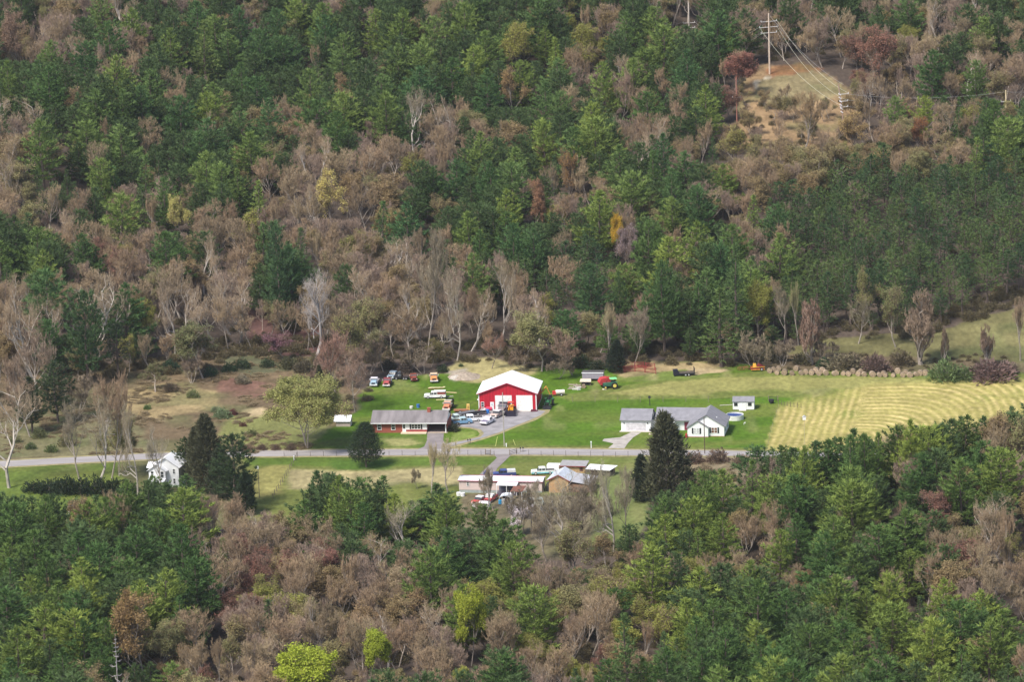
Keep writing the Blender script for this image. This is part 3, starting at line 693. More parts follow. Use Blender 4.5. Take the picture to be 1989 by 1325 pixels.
# ------------------------------------------------------------ buildings: frame from two base corners in the photograph
class Fr:
    def __init__(s, L, R):
        s.o = G(*L); e = G(*R) - s.o; s.w = math.hypot(e.x, e.y); s.rz = math.atan2(e.y, e.x); s.s = pxm(s.o); s.px = L[0]; s.k = s.w / (R[0] - L[0])
    def x(s, px): return (px - s.px) * s.k          # metres along the front
    def t(s, name, label, cat, group=None): return thing(name, label, cat, (s.o.x, s.o.y, s.o.z), s.rz, group)
def window(par, x0, x1, z0, z1, y=0.0, frame=None, glass=None, cols=1, shut=None):
    frame = frame or paint((.82, .82, .8)); fm = MB(); t = .1
    fm.box(x0, x1, y - .07, y - .003, z1 - t, z1); fm.box(x0, x1, y - .09, y - .003, z0, z0 + t); fm.box(x0, x0 + t, y - .07, y - .003, z0 + t, z1 - t); fm.box(x1 - t, x1, y - .07, y - .003, z0 + t, z1 - t)
    fm.box(x0 + t, x1 - t, y - .06, y - .003, (z0 + z1) / 2 - .04, (z0 + z1) / 2 + .04)
    for c in range(1, cols):
        xc = x0 + (x1 - x0) * c / cols; fm.box(xc - .06, xc + .06, y - .065, y - .003, z0 + t, z1 - t)
    w = MB(); w.box(x0 + t, x1 - t, y - .035, y - .004, z0 + t, z1 - t); wo = w.obj('window', glass or M_GLASS, par); fo = fm.obj('frame', frame, wo)
    if shut is not None:
        for xa in (x0 - .42, x1 + .04):
            q = MB(); q.box(xa, xa + .38, y - .06, y - .003, z0, z1); q.obj('shutter', shut, wo)
    return wo
def gable_y(mb, x0, x1, y0, y1, z0, ze, zr, mi=0):      # walls with gable ends facing -y/+y (ridge along y)
    xm = (x0 + x1) / 2; return mb.ext([(x0, z0), (x1, z0), (x1, ze), (xm, zr), (x0, ze)], y0, y1, 'y', mi)
def roof_y(x0, x1, y0, y1, ze, zr, t=.14):               # two slabs, ridge along y
    m_ = MB(); xm = (x0 + x1) / 2
    m_.ext([(x0, ze), (xm, zr), (x1, ze), (x1, ze + t), (xm, zr + t), (x0, ze + t)], y0, y1, 'y'); return m_
def roof_x(x0, x1, y0, y1, ze, zr, t=.14, skew=0):
    m_ = MB(); ym = (y0 + y1) / 2
    m_.ext([(y0, ze), (ym, zr), (y1, ze), (y1, ze + t), (ym, zr + t), (y0, ze + t)], x0, x1, 'x'); return m_

# red barn
F = Fr((930.2, 797.6), (1042.4, 797.2)); B = F.t('barn', 'bright red metal barn with a white roof and two white roll-up doors', 'barn')
W_ = F.w; D_ = 12.5; ZE = 4.55; ZR = 7.35
gable_y(MB(), 0, W_, 0, D_, -.1, ZE, ZR).obj('wall', M_RED, B)
roof_y(-.45, W_ + .45, -.35, D_ + .35, ZE - .12, ZR + .04, .16).obj('roof', M_BROOF, B)
tr = MB(); tr.ext([(-.5, ZE - .3), (W_ / 2, ZR - .14), (W_ + .5, ZE - .3), (W_ + .5, ZE - .14), (W_ / 2, ZR + .02), (-.5, ZE - .14)], -.42, -.30, 'y'); tr.obj('fascia', paint((.38, .01, .05)), B)
for xa in (-.03, W_ - .2):
    q = MB(); q.box(xa, xa + .23, -.06, -.004, 0, ZE - .2); q.obj('corner_trim', M_WHITE, B)
q = MB(); q.box(W_ + .004, W_ + .06, -.06, .2, 0, ZE - .2); q.obj('corner_trim', M_WHITE, B); q = MB(); q.box(W_ + .004, W_ + .12, D_ - .3, D_ - .1, 0, ZE - .2); q.obj('downspout', M_WHITE, B)
q = MB(); q.box(W_ + .002, W_ + .05, .2, D_, 0, .35); q.obj('plinth', M_CONC, B)
for (a, b) in ((963.6, 993.7), (1004.5, 1033.8)):
    x0, x1 = F.x(a), F.x(b); q = MB(); q.box(x0, x1, -.05, -.004, 0.02, 3.85); dd = q.obj('garage_door', paint((.84, .84, .80)), B)
    g = MB()
    for k in range(1, 6): g.box(x0 + .05, x1 - .05, -.065, -.051, .64 * k - .03, .64 * k + .03)
    g.obj('panel_lines', paint((.66, .66, .63)), dd)
    q = MB(); q.box(x0 - .15, x0 - .003, -.07, -.004, 0, 4.0); q.box(x1 + .003, x1 + .15, -.07, -.004, 0, 4.0); q.box(x0, x1, -.07, -.004, 3.852, 4.0); q.obj('door_trim', M_WHITE, dd)
q = MB(); q.box(F.x(952.6), F.x(960), -.06, -.004, .05, 2.25); dd = q.obj('entry_door', M_WHITE, B)
q = MB(); q.box(F.x(954.5), F.x(958), -.085, -.061, 1.25, 1.95); q.obj('pane', paint((.55, .6, .62)), dd)
q = MB(); q.tube((F.x(959), -.12, 1.1), (F.x(959), -.06, 1.1), .05, .05, 6); q.obj('handle', M_DARK, dd)
window(B, F.x(934.6), F.x(940.8), .95, 2.3)
q = MB(); q.box(F.x(1004), F.x(1034), -1.2, -.075, .0, .045); q.obj('door_slab', M_CONC, B)
q = MB(); q.box(-.5, -.03, 1.0, 1.5, 2.5, 2.7); q.obj('wall_lamp', M_WHITE, B)

# brick house
F = Fr((723.5, 841.2), (866.5, 840.8)); B = F.t('brick_house', 'low red brick ranch house with grey shingle roof and open carport at right', 'house')
W_ = F.w; XC = F.x(829.5); D_ = 8.6; ZE = 2.6; ZR = 4.75
q = MB(); q.box(0, F.x(789), 0, D_, -.1, ZE); q.box(F.x(789), XC, .002, D_, -.1, .8); q.box(F.x(789) , XC, .9, D_, .8, ZE); q.obj('brick_wall', M_BRICK, B)
q = MB(); q.box(F.x(789), XC, .0, .9, .8, ZE); q.obj('white_panel_wall', M_WHITE, B)
q = MB(); q.box(F.x(789), XC, -.03, 0, -.05, .82); q.obj('lower_siding', paint((.30, .05, .05)), B)
q = MB(); q.box(XC, W_, D_ - .2, D_, -.1, ZE); q.box(W_ - .2, W_ + .35, 1.2, D_, -.1, ZE); q.obj('carport_wall', M_BRICK, B)
q = MB(); q.box(XC, W_ + .4, -.3, D_ - .2, -.05, .06); q.obj('carport_floor', mat('pinkish_slab', (.48, .38, .32), .9, .1), B)
for xx in (F.x(866),):
    q = MB(); q.box(xx - .12, xx + .12, .02, .26, .06, ZE); q.obj('carport_post', M_WHITE, B)
roof_x(-.35, W_ + .35, -.7, D_ + .5, ZE, ZR).obj('roof', M_ROOFG, B)
q = MB(); q.ext([(0, ZE), (D_, ZE), (D_ / 2, ZR - .15)], W_ - .06, W_ + .12, 'x'); q.obj('gable_end', M_WHITE, B)
q = MB(); q.box(-.36, W_ + .36, -.76, -.69, ZE - .08, ZE + .14); q.obj('gutter', M_WHITE, B)
xc = F.x(831); q = MB(); q.box(xc - .4, xc + .4, 3.3, 4.1, ZR - .9, ZR + .75); ch = q.obj('chimney', M_BRICK, B)
q = MB(); q.box(xc - .3, xc + .3, 2.9, 3.3, ZR - .95, ZR - .45); q.obj('flashing', M_WHITE, ch)
q = MB(); q.box(xc - .46, xc + .46, 3.24, 4.16, ZR + .75, ZR + .87); q.obj('cap', M_BRICK, ch)
window(B, F.x(733), F.x(741.4), .75, 2.25); window(B, F.x(760.3), F.x(768.4), .75, 2.25)
window(B, F.x(799.5), F.x(817.5), .95, 2.3, cols=3, shut=M_DARK)
q = MB(); q.box(F.x(782), F.x(789), -.06, -.003, .1, 2.35); dd = q.obj('front_door', M_WHITE, B); q = MB(); q.box(F.x(783.5), F.x(787.5), -.085, -.061, 1.1, 2.2); q.obj('pane', M_GLASS, dd)
q = MB(); q.box(F.x(780), XC, -1.5, -.035, -.05, .28); q.obj('porch_slab', mat('cream_slab', (.6, .5, .36), .9, .08), B)
q = MB(); q.box(F.x(715.5), F.x(722), 3.2, 5.6, -.05, 1.6); q.ext([(3.0, 1.6), (5.8, 1.6), (5.8, 1.75), (3.0, 1.75)], F.x(715), F.x(722.3), 'x'); q.obj('side_box', paint((.28, .10, .06)), B)
F0 = F
# clutter under the carport
def loc(F, x, y, z=0):
    c, s_ = math.cos(F.rz), math.sin(F.rz); return (F.o.x + c * x - s_ * y, F.o.y + s_ * x + c * y, F.o.z + z)

# white house
F = Fr((1338.2, 848.2), (1406.8, 848.4)); O = F.o; ux, uy = math.cos(F.rz), math.sin(F.rz)
def lo(px, py):
    p = G(px, py) - O; return p.x * ux + p.y * uy, -p.x * uy + p.y * ux
B = F.t('white_house', 'long white house with blue-grey roof, front gables and attached two-car garage', 'house')
gx, gy = lo(1206.8, 836.8); gx2, _ = lo(1264.3, 837.6)
ZG = 2.75; DG = 7.2; W_ = F.w
q = MB(); q.box(gx, gx2, gy, gy + DG, -.1, ZG); q.ext([(gy, ZG), (gy + DG, ZG), (gy + DG / 2, ZG + 1.85)], gx, gx2, 'x'); q.obj('garage_wall', M_WHITE, B)
roof_x(gx - .3, gx2 + .25, gy - .45, gy + DG + .4, ZG - .05, ZG + 2.05).obj('garage_roof', M_ROOFB, B)
a, b = lo(1216, 837)[0], lo(1255, 837)[0]
q = MB(); q.box(a, b, gy - .05, gy - .003, .05, 2.2); dd = q.obj('garage_door', paint((.60, .58, .60)), B)
g = MB()
for k in (1, 2, 3): g.box(a + .05, b - .05, gy - .062, gy - .051, .54 * k - .02, .54 * k + .02)
g.obj('panel_lines', paint((.42, .40, .42)), dd)
q = MB(); q.box(gx - .3, gx2 + .2, gy - 1.3, gy - .06, -.05, .06); q.obj('apron', M_CONC, B)
for xx in (a - .45, b + .45):
    q = MB(); q.box(xx - .1, xx + .1, gy - .18, gy - .003, 1.9, 2.2); q.obj('wall_lamp', M_DARK, B)
# link and main block
mx = lo(1274, 838.5)[0]; my = gy + .3
q = MB(); q.box(gx2, mx, gy + 2.2, gy + 6, -.1, 2.5); q.obj('link_wall', M_WHITE, B)
q = MB(); q.slab((gx2 + .26, gy + 1.9, 2.6), (mx, gy + 1.9, 2.6), (mx, gy + 5, 3.6), (gx2 + .26, gy + 5, 3.6), .12); q.obj('link_roof', paint((.08, .08, .09)), B)
ZM = 2.75; DM = 8.0; xr = 4.0
q = MB(); q.box(mx, xr, my + .8, my + DM, -.1, ZM); q.ext([(my + .8, ZM), (my + DM, ZM), (my + DM / 2 + .4, ZM + 1.9)], mx, xr, 'x'); q.obj('main_wall', M_WHITE, B)
roof_x(mx - .3, xr, my - .1, my + DM + .6, ZM - .1, ZM + 2.2).obj('main_roof', M_ROOFB, B)
xg0, xg1 = mx, mx + 4.9
gable_y(MB(), xg0, xg1, my - .5, my + 2, -.1, ZM, ZM + 1.55).obj('left_gable_wall', M_WHITE, B)
roof_y(xg0 - .25, xg1 + .25, my - .75, my + 3.4, ZM - .1, ZM + 1.62).obj('left_gable_roof', M_ROOFB, B)
q = MB(); q.box(-1.9, -.4, my + .7, my + .796, .1, 2.2); q.obj('front_door', paint((.22, .03, .06)), B)
# right wing, ridge running back
gable_y(MB(), 0, W_, 0, 9.4, -.1, 2.85, 5.5).obj('wing_wall', M_WHITE, B)
roof_y(-.45, W_ + .45, -.35, 9.8, 2.62, 5.62, .15).obj('wing_roof', M_ROOFB, B)
x2 = F.x(1376.5); gable_y(MB(), -.25, x2, -.8, .0, -.1, 2.55, 4.2).obj('bay_wall', M_WHITE, B)
roof_y(-.55, x2 + .3, -1.1, -.36, 2.42, 4.28, .13).obj('bay_roof', M_ROOFB, B)
window(B, F.x(1348.2), F.x(1359.6), .95, 2.45, y=-.8, cols=2, glass=paint((.5, .5, .5)), shut=M_DARK)
window(B, F.x(1381.5), F.x(1393.7), .95, 2.45, cols=2, glass=paint((.16, .07, .04)), shut=M_DARK)
for ya in (2.2, 6.4):
    q = MB(); q.box(W_ + .004, W_ + .05, ya, ya + .9, .9, 2.3); q.obj('window', paint((.3, .3, .36)), B)
for ya, zz in ((2.5, 4.2), (6.5, 3.75)):
    q = MB(); q.tube((W_ * .76, ya, zz - .4), (W_ * .76, ya, zz + .35), .13, .13, 8); q.obj('roof_vent', M_WHITE, B)
q = MB(); q.box(-.27, x2 + .02, -.83, -.802, -.05, .22); q.box(x2 + .03, W_ + .01, -.03, -.003, -.05, .22); q.obj('foundation', paint((.34, .14, .11)), B)
q = MB(); q.box(W_ + .004, W_ + .04, 0, 9.4, -.05, .2); q.obj('side_foundation', paint((.34, .2, .14)), B)
q = MB(); q.box(0, .5, 0, .4, -.02, .75); q.box(.1, .4, .05, .35, .75, 1.1); hyd = q.obj('flower_pot', paint((.5, .03, .05))); hyd.location = loc(F, -.8, -1.2); hyd.rotation_euler.z = F.rz
tag(hyd, 'red planter at the left corner of the white house gable', 'planter')
q = MB(); q.box(-1.1, 1.1, -.4, .4, 0, .14); q.box(-1.1, -.9, -.4, .4, .14, .2); st = q.obj('stepping_slab', mat('tan_stone', (.6, .5, .36), .9, .1)); st.location = loc(F, lo(1269, 844)[0], lo(1269, 844)[1]); st.rotation_euler.z = F.rz
tag(st, 'pale stone slab below the bushes beside the white garage', 'slab')

# white shed
F = Fr((1423.6, 796.8), (1464.8, 796.6)); B = F.t('garden_shed', 'small white shed with blue-grey roof and two black-framed windows', 'shed')
q = MB(); q.box(0, F.w, 0, 3.6, .12, 2.25); q.ext([(0, 2.25), (3.6, 2.25), (1.8, 3.05)], 0, F.w, 'x'); q.obj('wall', M_WHITE, B)
roof_x(-.12, F.w + .12, -.2, 3.8, 2.18, 3.12, .1).obj('roof', M_ROOFB, B)
for a, b in ((1426, 1432.8), (1453, 1460)): window(B, F.x(a), F.x(b), 1.1, 1.95, frame=M_DARK, cols=2)
q = MB(); q.box(F.x(1436.5), F.x(1450), -.05, -.003, .15, 2.05); dd = q.obj('double_door', paint((.8, .8, .8)), B); q = MB(); q.box(F.x(1443), F.x(1443.6), -.06, -.051, .15, 2.05); q.obj('door_gap', paint((.5, .5, .5)), dd)
q = MB(); q.slab((F.x(1435.5), -.9, .02), (F.x(1449.5), -.9, .02), (F.x(1449.5), -.003, .16), (F.x(1435.5), -.003, .16), .05); q.obj('ramp', M_CONC, B)
q = MB(); q.box(.05, F.w - .05, .05, 3.5, -.05, .12); q.obj('skid_base', M_DARK, B)

# pool
p = G(1427.5, 814); t = thing('swimming_pool', 'round above-ground pool with white wall and blue water behind the white house', 'pool', p)
q = MB(); n = 40
for k in range(n):
    a, b = 2 * PI * k / n, 2 * PI * (k + 1) / n
    q.quad((2.25 * math.cos(a), 2.25 * math.sin(a), 0), (2.25 * math.cos(b), 2.25 * math.sin(b), 0), (2.25 * math.cos(b), 2.25 * math.sin(b), 1.25), (2.25 * math.cos(a), 2.25 * math.sin(a), 1.25))
    q.quad((2.25 * math.cos(a), 2.25 * math.sin(a), 1.25), (2.25 * math.cos(b), 2.25 * math.sin(b), 1.25), (2.1 * math.cos(b), 2.1 * math.sin(b), 1.25), (2.1 * math.cos(a), 2.1 * math.sin(a), 1.25))
    q.quad((2.1 * math.cos(b), 2.1 * math.sin(b), .2), (2.1 * math.cos(a), 2.1 * math.sin(a), .2), (2.1 * math.cos(a), 2.1 * math.sin(a), 1.25), (2.1 * math.cos(b), 2.1 * math.sin(b), 1.25))
q.obj('pool_wall', paint((.72, .72, .66)), t)
q = MB(); q.add([(2.09 * math.cos(2 * PI * k / n), 2.09 * math.sin(2 * PI * k / n), .95) for k in range(n)], [tuple(range(n))]); q.obj('water', mat('pool_water', (.015, .045, .22), .15, .1), t)

# mobile home
F = Fr((892, 957.5), (1053, 957.5)); B = F.t('mobile_home', 'long pale pink mobile home with a white red-edged roof', 'mobile home')
W_ = F.w; D_ = 4.4; ZE = 3.05
q = MB(); q.box(0, W_, 0, D_, .75, ZE); q.ext([(0, ZE), (D_, ZE), (D_ / 2, ZE + .35)], 0, W_, 'x'); q.obj('wall', mat('pink_siding', (.62, .50, .46), .7, .05, 3, stretch=(.2, .2, 6)), B)
q = MB(); q.box(.05, W_ - .05, .05, D_ - .05, -.1, .75); q.obj('skirting', paint((.34, .38, .37)), B)
roof_x(-.25, W_ + .25, -.25, D_ + .25, ZE - .02, ZE + .42, .1).obj('roof', M_WROOF, B)
q = MB(); q.box(-.27, W_ + .27, -.3, -.25, ZE - .1, ZE + .08); q.box(-.27, W_ + .27, D_ + .252, D_ + .3, ZE - .05, ZE + .16); q.obj('red_edge', paint((.36, .03, .06)), B)
for a, b in ((907, 912), (941, 949)): window(B, F.x(a), F.x(b), 1.7, 2.7)
x0, x1 = F.x(968), F.x(1008)
q = MB(); q.slab((x0, -2.6, 2.75), (x1, -2.6, 2.75), (x1, -.302, 3.0), (x0, -.302, 3.0), .08); aw = q.obj('porch_roof', M_WROOF, B)
for xx in (x0 + .1, (x0 + x1) / 2, x1 - .1):
    q = MB(); q.box(xx - .06, xx + .06, -2.55, -2.43, 0, 2.66); q.obj('porch_post', M_WHITE, aw)
q = MB(); q.box(x0, x1, -2.5, -.003, -.05, .7); q.obj('porch_deck', paint((.1, .09, .12)), B)
q = MB(); q.box(x0 + .2, x1 - 1.5, -.05, -.003, .8, 2.6); q.obj('porch_shade_panel', paint((.12, .12, .16)), B)  # dark sheet standing in for the shade under the deep porch
# brown flat carport roof in front of it
p = G(1007, 966); t = thing('small_carport', 'low carport with a rusty brown sheet roof before the mobile home', 'carport', p, F.rz)
q = MB(); q.slab((-1.5, -2.6, 2.1), (1.4, -2.6, 2.1), (1.7, 1.6, 2.4), (-1.3, 1.6, 2.4), .07); q.obj('roof', mat('rusty_sheet', (.20, .085, .06), .8, .3, 2), t)
for xx, yy in ((-1.4, -2.5), (1.3, -2.5), (-1.2, 1.5), (1.6, 1.5)):
    q = MB(); q.box(xx - .06, xx + .06, yy - .06, yy + .06, 0, 2.05); q.obj('post', M_WHITE, t)
# tent-like white shelter
p = G(983, 975); t = thing('shelter', 'small white arched shelter open at the front beside the red pickup', 'shelter', p, F.rz)
q = MB(); N_ = 8; pr = [(1.45 * math.cos(PI * k / N_), 1.1 + .75 * math.sin(PI * k / N_)) for k in range(N_ + 1)]
pr = [(1.45, 0)] + pr + [(-1.45, 0)]; pi = [(x * .94, z * .95) for x, z in pr]
q.ext(pr + pi[::-1], -1.3, 1.6, 'y'); q.obj('canopy', paint((.78, .80, .82)), t)
q = MB(); q.box(-.9, .6, -.6, .9, 0, .9); q.box(-.7, .2, -.4, .6, .9, 1.3); q.obj('stored_goods', paint((.12, .06, .07)), t)
# tan gabled building
F = Fr((1066.6, 957.6), (1104.2, 957.6)); B = F.t('gabled_outbuilding', 'tall tan gabled outbuilding with a weathered silver metal roof', 'outbuilding')
TAN = mat('tan_boards', (.46, .30, .155), .85, .14, 2, stretch=(3, 3, .3)); SIL = mat('silver_roof', (.52, .55, .60), .45, .12, 1)
gable_y(MB(), 0, F.w, 0, 6.6, -.1, 3.3, 4.5).obj('wall', TAN, B)
roof_y(-.5, F.w + .5, -.35, 7, 3.12, 4.62, .12).obj('roof', SIL, B)
q = MB(); q.ext([(-.55, 2.95), (F.w / 2, 4.46), (F.w + .55, 2.95), (F.w + .55, 3.1), (F.w / 2, 4.6), (-.55, 3.1)], -.42, -.36, 'y'); q.obj('red_edge', paint((.3, .03, .04)), B)
q = MB(); q.slab((F.w + .3, .2, 3.0), (F.w + 5.2, .2, 2.3), (F.w + 6.2, 6.0, 2.9), (F.w + .3, 6.4, 3.5), .1); q.obj('side_roof', mat('dull_tin', (.36, .36, .38), .7, .15, 1), B)
q = MB(); q.box(F.w + .003, F.w + 5.2, .5, 5.8, -.1, 2.18); q.obj('side_wall', mat('brown_boards', (.24, .145, .10), .85, .16, 2), B)
q = MB(); q.box(.3, 2.4, -.05, -.003, .02, 2.2); q.obj('barn_door', mat('tan_door', (.44, .27, .14), .85, .1, 3), B)
q = MB(); q.box(-.9, -.1, 1.0, 3.0, -.05, 1.9); q.obj('side_bin', M_DARK, B)
# long low building behind with grey roof, and white carport roof
F = Fr((1089, 919.5), (1136.5, 919.5)); B = F.t('low_outbuilding', 'long low tan outbuilding with a dull grey roof behind the gabled one', 'outbuilding')
q = MB(); q.box(0, F.w, 0, 3.8, -.1, 1.9); q.obj('wall', TAN, B); q = MB(); q.slab((-.3, -.4, 1.95), (F.w + .3, -.4, 1.95), (F.w + .3, 4.1, 2.25), (-.3, 4.1, 2.25), .12); q.obj('roof', mat('grey_felt', (.30, .29, .29), .9, .12, 1), B)
q = MB(); q.box(-.32, F.w + .32, -.46, -.403, 1.8, 1.98); q.obj('red_edge', paint((.25, .03, .04)), B)
q = MB(); q.box(F.x(1126), F.x(1132), -.04, -.003, .6, 1.6); q.obj('window', paint((.1, .04, .04)), B)
F = Fr((1140, 926), (1184, 927)); B = F.t('open_carport', 'long open-fronted carport with a bright white roof beside the low outbuilding', 'carport')
q = MB(); q.slab((-.3, -.3, 1.95), (F.w + .2, -.3, 1.95), (F.w + 1.0, 3.6, 2.2), (-.3, 3.6, 2.2), .1); q.obj('roof', M_WROOF, B)
q = MB(); q.box(-.1, F.w + .3, 3.3, 3.5, -.05, 1.9); q.obj('rear_wall', paint((.13, .09, .08)), B)
for k in range(4):
    q = MB(); xx = F.w * k / 3; q.box(xx - .07, xx + .07, 0, .14, -.05, 1.85); q.obj('post', M_WOOD, B)
q = MB()
for k in range(6): q.box(.5 + k * .9, 1.1 + k * .9, 1.0, 2.6, 0, .5 + .5 * ((k * 7) % 3) / 3)
q.obj('stored_goods', paint((.11, .085, .08)), B)
# white box trailers
F = Fr((1062, 918.5), (1086, 918.5)); B = F.t('box_trailer', 'white box trailer parked behind the turquoise and white pickup', 'trailer')
q = MB(); q.box(0, F.w, 0, 2.3, .45, 1.75); q.obj('box', M_WROOF, B); q = MB(); q.box(-.02, F.w + .02, -.02, 2.32, 1.75, 1.85); q.obj('top_rim', paint((.8, .8, .8)), B)
for xx in (F.w * .4, F.w * .62):
    q = MB(); q.tube((xx, -.05, .35), (xx, .2, .35), .34, .34, 12); q.obj('wheel', M_TIRE, B)

# white farmhouse
F = Fr((289, 948), (347, 950)); B = F.t('farmhouse', 'two-storey white farmhouse with steep white gabled roofs', 'house')
W_ = F.w; ZE = 5.2; D_ = 7
q = MB(); gable_y(q, .9, W_ - .2, 1.2, D_, -.1, ZE, ZE + 2.1); q.obj('main_wall', M_WHITE, B)
roof_y(.45, W_ + .25, .8, D_ + .4, ZE - .25, ZE + 2.2, .12).obj('main_roof', M_WROOF, B)
q = MB(); gable_y(q, .2, 4.4, 0, 1.198, -.1, ZE - .7, ZE + .75); q.obj('front_wing_wall', M_WHITE, B)
roof_y(-.2, 4.8, -.4, 1.6, ZE - .95, ZE + .82, .12).obj('front_wing_roof', M_WROOF, B)
q = MB(); q.box(-.5, .898, 2.0, 5.2, -.1, ZE - .6); q.ext([(2.0, ZE - .6), (5.2, ZE - .6), (3.6, ZE + .3)], -.5, .898, 'x'); q.obj('left_bay_wall', M_WHITE, B); roof_x(-.9, .9, 1.6, 5.6, ZE - .65, ZE + .45, .1).obj('left_bay_roof', M_WROOF, B)
for a, b in ((294, 300.5), (313, 320)): window(B, F.x(a), F.x(b), 2.7, 4.3)
window(B, F.x(334), F.x(339), 3.4, 4.7, y=1.2)
window(B, F.x(334), F.x(339), .9, 2.3, y=1.2)
q = MB(); q.slab((.2, -2.2, 2.1), (4.6, -2.2, 2.1), (4.6, -.003, 2.6), (.2, -.003, 2.6), .1); q.obj('porch_roof', M_WROOF, B)
for xx in (.4, 1.8, 3.1, 4.4):
    q = MB(); q.box(xx - .07, xx + .07, -2.1, -1.96, 0, 2.0); q.obj('porch_post', M_WHITE, B)
q = MB(); q.box(.3, 4.5, -2.1, -.003, -.1, .3); q.obj('porch_floor', paint((.3, .28, .27)), B)
p = G(398, 946); t = thing('playhouse', 'tiny orange and white striped canopy behind a pine beside the dark cedars', 'canopy', p)
q = MB(); q.slab((-.9, -.9, 1.9), (.9, -.9, 1.9), (.6, .5, 3.0), (-.6, .5, 3.0), .06); q.obj('orange_top', paint((.75, .22, .08)), t)
q = MB(); q.slab((-.25, -.91, 1.93), (.2, -.91, 1.93), (.15, .45, 3.02), (-.15, .45, 3.02), .05); q.obj('white_stripe', M_WHITE, t)
for xx in (-.8, .8):
    q = MB(); q.box(xx - .05, xx + .05, -.8, -.7, 0, 1.85); q.obj('post', M_WHITE, t)
# white shed left of the brick house
F = Fr((653, 829), (680.5, 829)); B = F.t('white_shed', 'small beige shed with a bright white sheet roof beside the willow', 'shed')
q = MB(); q.box(0, F.w, 0, 3.4, -.05, 1.45); q.obj('wall', paint((.45, .37, .32)), B); q = MB(); q.slab((-.6, -.35, 1.45), (F.w + .1, -.35, 1.45), (F.w - .1, 3.6, 2.15), (-.9, 3.6, 2.15), .1); q.obj('roof', M_WROOF, B)
q = MB(); q.box(F.w + .002, F.w + .06, .3, 1.5, 0, 1.3); q.obj('side_door', M_WHITE, B)
F = Fr((133, 1000), (156, 1000)); B = F.t('well_house', 'tiny white-roofed hut on the grass strip below the hedge', 'hut')
q = MB(); q.box(0, F.w, 0, 2, -.05, 1.7); q.obj('wall', paint((.6, .58, .55)), B); q = MB(); q.slab((-.2, -.2, 1.72), (F.w + .2, -.2, 1.72), (F.w + .2, 2.2, 2.1), (-.2, 2.2, 2.1), .09); q.obj('roof', M_WROOF, B)
# long grey machinery trailer / shed at the wood edge and tan lean-to
F = Fr((1131, 741), (1172, 741)); B = F.t('storage_trailer', 'long grey storage trailer with a white top edge at the wood edge', 'trailer')
q = MB(); q.box(0, F.w, 0, 2.6, .7, 2.3); q.obj('box', mat('grey_panels', (.30, .27, .31), .8, .12, 1, stretch=(3, 1, 1)), B); q = MB(); q.box(-.1, F.w + .1, -.1, -.003, 2.2, 2.42); q.obj('white_edge', M_WROOF, B); q = MB(); q.box(-.1, F.w + .1, 0, 2.7, 2.302, 2.42); q.obj('roof', paint((.09, .08, .08)), B)
for xx in (.8, 1.6, 4.2, 5.0):
    q = MB(); q.tube((xx, .02, .35), (xx, .3, .35), .36, .36, 12); q.obj('wheel', M_TIRE, B)
F = Fr((1128, 749), (1147, 749)); B = F.t('lean_to', 'low tan-roofed lean-to in front of the long grey trailer', 'lean-to')
q = MB(); q.slab((-.2, -.3, 1.1), (F.w + .2, -.3, 1.1), (F.w, 1.6, 1.45), (-.2, 1.6, 1.45), .1); q.obj('roof', paint((.62, .54, .42)), B)
for xx in (0, F.w - .12):
    for yy in (0, 1.4):
        q = MB(); q.box(xx, xx + .12, yy, yy + .12, 0, 1.02); q.obj('post', M_WOOD, B)
q = MB(); q.box(.2, F.w - .2, .2, 1.3, 0, .6); q.obj('stored_goods', M_DARK, B)

